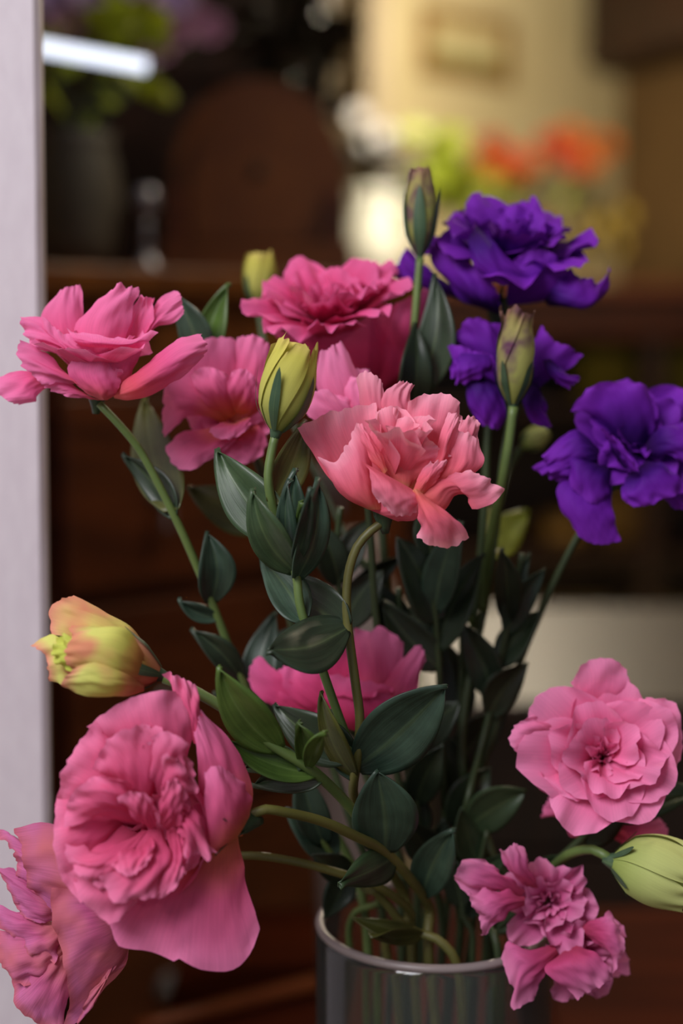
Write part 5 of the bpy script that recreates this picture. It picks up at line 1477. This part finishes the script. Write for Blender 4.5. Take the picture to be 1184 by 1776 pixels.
d = 0.64
t = stem_thing('lisianthus', 'salmon pink lisianthus hidden behind the round soft pink bloom',
               [(1030, 1440, .655), (980, 1490, .655), (920, 1560, .656)], rad=1.8, mat='stem_dark', mouth=(0.030, 0.014))
hd = head(t, (1035, 1432, .654), cdir((0.1, 0.8, 0.4)), r=4, h=10)
pp_(hd, 'pink', d, [
    ([(1030, 1430, -6), (980, 1400, 0), (930, 1360, 2), (914, 1335, 2)], [(914, 1335, 2), (925, 1318, 3), (960, 1330, 2)], [(1040, 1415, -6), (1000, 1370, 0), (960, 1330, 2)], 0, 4, 1.2),
    ([(1025, 1440, -6), (985, 1420, 2), (950, 1420, 3), (937, 1417, 3)], [(937, 1417, 3), (945, 1395, 3), (965, 1360, 2)], [(1035, 1420, -6), (1000, 1390, 0), (965, 1360, 2)], 2, 3, 1.2),
    ([(1040, 1440, -6), (1075, 1460, 0), (1100, 1470, 3), (1154, 1456, 4)], [(1154, 1456, 4), (1156, 1436, 4), (1122, 1388, 2)], [(1050, 1420, -6), (1080, 1400, 0), (1122, 1388, 2)], 2, 5, 0.8),
    ([(1030, 1440, -6), (990, 1450, 0), (980, 1420, 2)], None, [(1050, 1430, -6), (1090, 1430, 0), (1110, 1390, 2)], -2, 4, 1.0),
])
leaf(t, 'leaf', .655, (815, 1432), (912, 1370), 74, bend=4, z1=4, fold=3, tilt=-3)
branch(t, [(815, 1432, .655), (850, 1500, .656), (885, 1585, .656)], rad=1.3, mat='stem_dark')

d = 0.610
t = stem_thing('lisianthus', 'ruffled magenta lisianthus hanging over the rim of the glass vase',
               [(985, 1560, .635), (950, 1530, .652), (900, 1540, .655), (850, 1600, .655)], rad=1.9, mat='stem_dark', mouth=(0.026, -0.022))
hd = head(t, (975, 1575, .635), cdir((0.15, -0.25, 0.95)), r=4.5, h=11, nsep=0)
whorls(hd, 'magenta', W(950, 1560, .630), cdir((-0.10, 0.12, 1.0)), [(4, 15, 11, 4, 26, 2.2), (5, 21, 15, 12, 54, 2.6), (6, 26, 18, 26, 80, 2.8)], seed=61, fu=3.0)
whorls(hd, 'magenta', W(995, 1638, .630), cdir((0.22, -0.25, 1.0)), [(4, 15, 11, 4, 26, 2.2), (5, 20, 15, 14, 56, 2.6), (6, 25, 18, 28, 84, 2.8)], seed=71, fu=3.0)
pp_(hd, 'magenta', d, [
    ([(900, 1560, -6), (860, 1545, 0), (810, 1550, 2)], [(810, 1550, 2), (788, 1525, 3), (803, 1492, 3), (840, 1490, 2)], [(910, 1545, -6), (880, 1520, 0), (840, 1490, 2)], 0, 3, 1.6),
    ([(920, 1540, -6), (885, 1515, 0), (862, 1474, 2)], [(862, 1474, 2), (878, 1472, 3), (895, 1463, 3), (913, 1478, 2)], [(935, 1540, -6), (920, 1510, 0), (913, 1478, 2)], 0, 3, 1.6),
    ([(910, 1570, -4), (870, 1590, 2), (835, 1624, 2)], [(835, 1624, 2), (832, 1600, 3), (815, 1560, 3), (815, 1545, 2)], [(910, 1555, -4), (860, 1545, 1), (815, 1545, 2)], 2, 4, 2.0),
    ([(960, 1640, -4), (915, 1650, 2), (880, 1632, 2), (866, 1664, 2)], [(866, 1664, 2), (888, 1710, 3), (886, 1745, 3), (928, 1735, 2)], [(970, 1655, -4), (945, 1690, 2), (928, 1735, 2)], 2, 4, 1.8),
    ([(975, 1650, -4), (945, 1680, 3), (965, 1700, 4), (1002, 1733, 3)], [(1002, 1733, 3), (1014, 1726, 4), (1035, 1712, 4), (1062, 1698, 3)], [(1000, 1640, -4), (1040, 1660, 2), (1062, 1698, 3)], 3, 4, 1.2),
    ([(1010, 1620, -4), (1050, 1650, 1), (1062, 1690, 2)], [(1062, 1690, 2), (1080, 1650, 2), (1078, 1610, 2), (1055, 1580, 1)], [(1010, 1600, -4), (1040, 1590, 1), (1055, 1580, 1)], 0, 4, 2.0),
])

# ---- filler greenery: leafy stems between the flowers
def filler(label, pts, leaves, mat='stem_dark', rad=1.6, mouth=None):
    t = stem_thing('foliage_sprig', label, pts, rad=rad, mat=mat, cat='foliage', mouth=mouth)
    for i, (m, dd, b, e, w, bend) in enumerate(leaves):
        leaf(t, m, dd, b, e, w, bend=bend, fold=3, tilt=(-4, 3, 5, -2)[i % 4], seed=i + int(b[0]))
    return t
filler('leafy sprig with dark blue-green leaves under the coral bloom', [(745, 905, .64), (750, 1000, .645), (760, 1150, .655), (770, 1400, .665)],
       [('leaf_dark', .645, (752, 1080), (690, 930), 76, -8), ('leaf_blue', .64, (760, 1060), (800, 905), 64, 8), ('leaf_dark', .65, (758, 1120), (840, 960), 70, 10), ('leaf_dark', .65, (755, 1160), (660, 1040), 70, 6), ('leaf_blue', .65, (745, 960), (735, 860), 50, 0)], mouth=(0.008, 0.030))
filler('leafy sprig with slim dark leaves below the purple bud', [(905, 960, .655), (885, 1060, .66), (850, 1230, .668), (800, 1450, .672)],
       [('leaf_blue', .655, (890, 1100), (945, 985), 48, 6), ('leaf_dark', .655, (885, 1080), (870, 950), 46, -4), ('leaf_dark', .66, (870, 1150), (940, 1060), 56, 8), ('leaf_blue', .652, (888, 1060), (918, 960), 30, 3), ('leaf_dark', .665, (850, 1240), (915, 1150), 60, 8), ('leaf_dark', .66, (856, 1210), (800, 1080), 62, -6)], mouth=(0.020, 0.026))
filler('leafy sprig with dark leaves behind the vase mouth', [(800, 1080, .668), (800, 1200, .67), (795, 1350, .672), (780, 1500, .672)],
       [('leaf_dark', .672, (800, 1250), (770, 1110), 60, -6), ('leaf_dark', .672, (800, 1330), (880, 1230), 70, 8), ('leaf_dark', .668, (795, 1370), (735, 1260), 70, -6), ('leaf_dark', .66, (790, 1440), (850, 1330), 70, 6), ('leaf_dark', .66, (780, 1500), (700, 1420), 66, 6)], mouth=(0.000, 0.036))
filler('leafy sprig with drooping teal leaves over the vase rim', [(545, 1440, .63), (590, 1500, .635), (660, 1560, .645)],
       [('leaf_blue', .63, (560, 1500), (495, 1400), 66, -6), ('leaf_dark', .632, (600, 1520), (560, 1590), 52, 6), ('leaf_dark', .634, (610, 1520), (540, 1480), 50, 4), ('leaf_blue', .625, (560, 1470), (520, 1330), 60, 5)], mat='stem', mouth=(-0.036, 0.000))
filler('leafy sprig with small olive leaves between vase and magenta bloom', [(845, 1440, .65), (825, 1520, .652), (800, 1580, .654)],
       [('leaf', .648, (840, 1500), (800, 1400), 52, 5), ('leaf', .64, (830, 1545), (880, 1480), 40, 4), ('leaf_dark', .65, (810, 1570), (770, 1480), 50, -4), ('leaf_blue', .64, (815, 1590), (860, 1545), 34, 4)], mouth=(0.016, -0.008))
filler('olive leafy sprig crossing the vase mouth', [(640, 1535, .62), (672, 1570, .625), (705, 1610, .628)],
       [('leaf_olive', .62, (720, 1630), (610, 1590), 34, 6), ('leaf_olive', .625, (730, 1640), (640, 1620), 30, 5), ('leaf_olive', .615, (655, 1550), (610, 1500), 30, 0)], mat='stem_olive', rad=2.2, mouth=(0.006, -0.036))
filler('dark leafy sprig rising behind the hanging rose pink bloom', [(440, 1150, .665), (480, 1280, .668), (560, 1450, .67)],
       [('leaf_dark', .665, (470, 1240), (400, 1140), 60, -6), ('leaf_blue', .66, (475, 1290), (370, 1200), 50, 5), ('leaf_blue', .662, (460, 1200), (500, 1090), 56, 6), ('leaf_dark', .66, (500, 1340), (420, 1290), 50, 4)], mouth=(-0.030, 0.022))
filler('leafy sprig of broad dark leaves between coral bloom and bracts', [(590, 880, .64), (585, 960, .645), (600, 1120, .655), (660, 1380, .665)],
       [('leaf_dark', .645, (588, 1010), (545, 900), 56, -6), ('leaf_dark', .645, (590, 1000), (640, 900), 50, 6), ('leaf_dark', .65, (598, 1090), (665, 990), 66, 8), ('leaf_dark', .65, (610, 1150), (530, 1060), 60, -6), ('leaf_dark', .652, (630, 1060), (700, 960), 46, 5)], mouth=(-0.010, 0.034))
filler('leafy sprig of dark pointed leaves filling the heart of the bouquet', [(690, 1020, .65), (700, 1150, .655), (715, 1300, .66), (735, 1480, .668)],
       [('leaf_dark', .65, (700, 1120), (650, 1010), 60, -6), ('leaf_blue', .655, (702, 1130), (760, 1030), 58, 6), ('leaf_dark', .66, (715, 1300), (800, 1220), 70, 8), ('leaf_dark', .66, (722, 1390), (770, 1290), 62, 6), ('leaf_dark', .655, (730, 1450), (690, 1350), 56, -5), ('leaf_dark', .655, (735, 1520), (800, 1430), 56, 6)], mouth=(0.012, 0.014))

lay_stems_and_leaves()
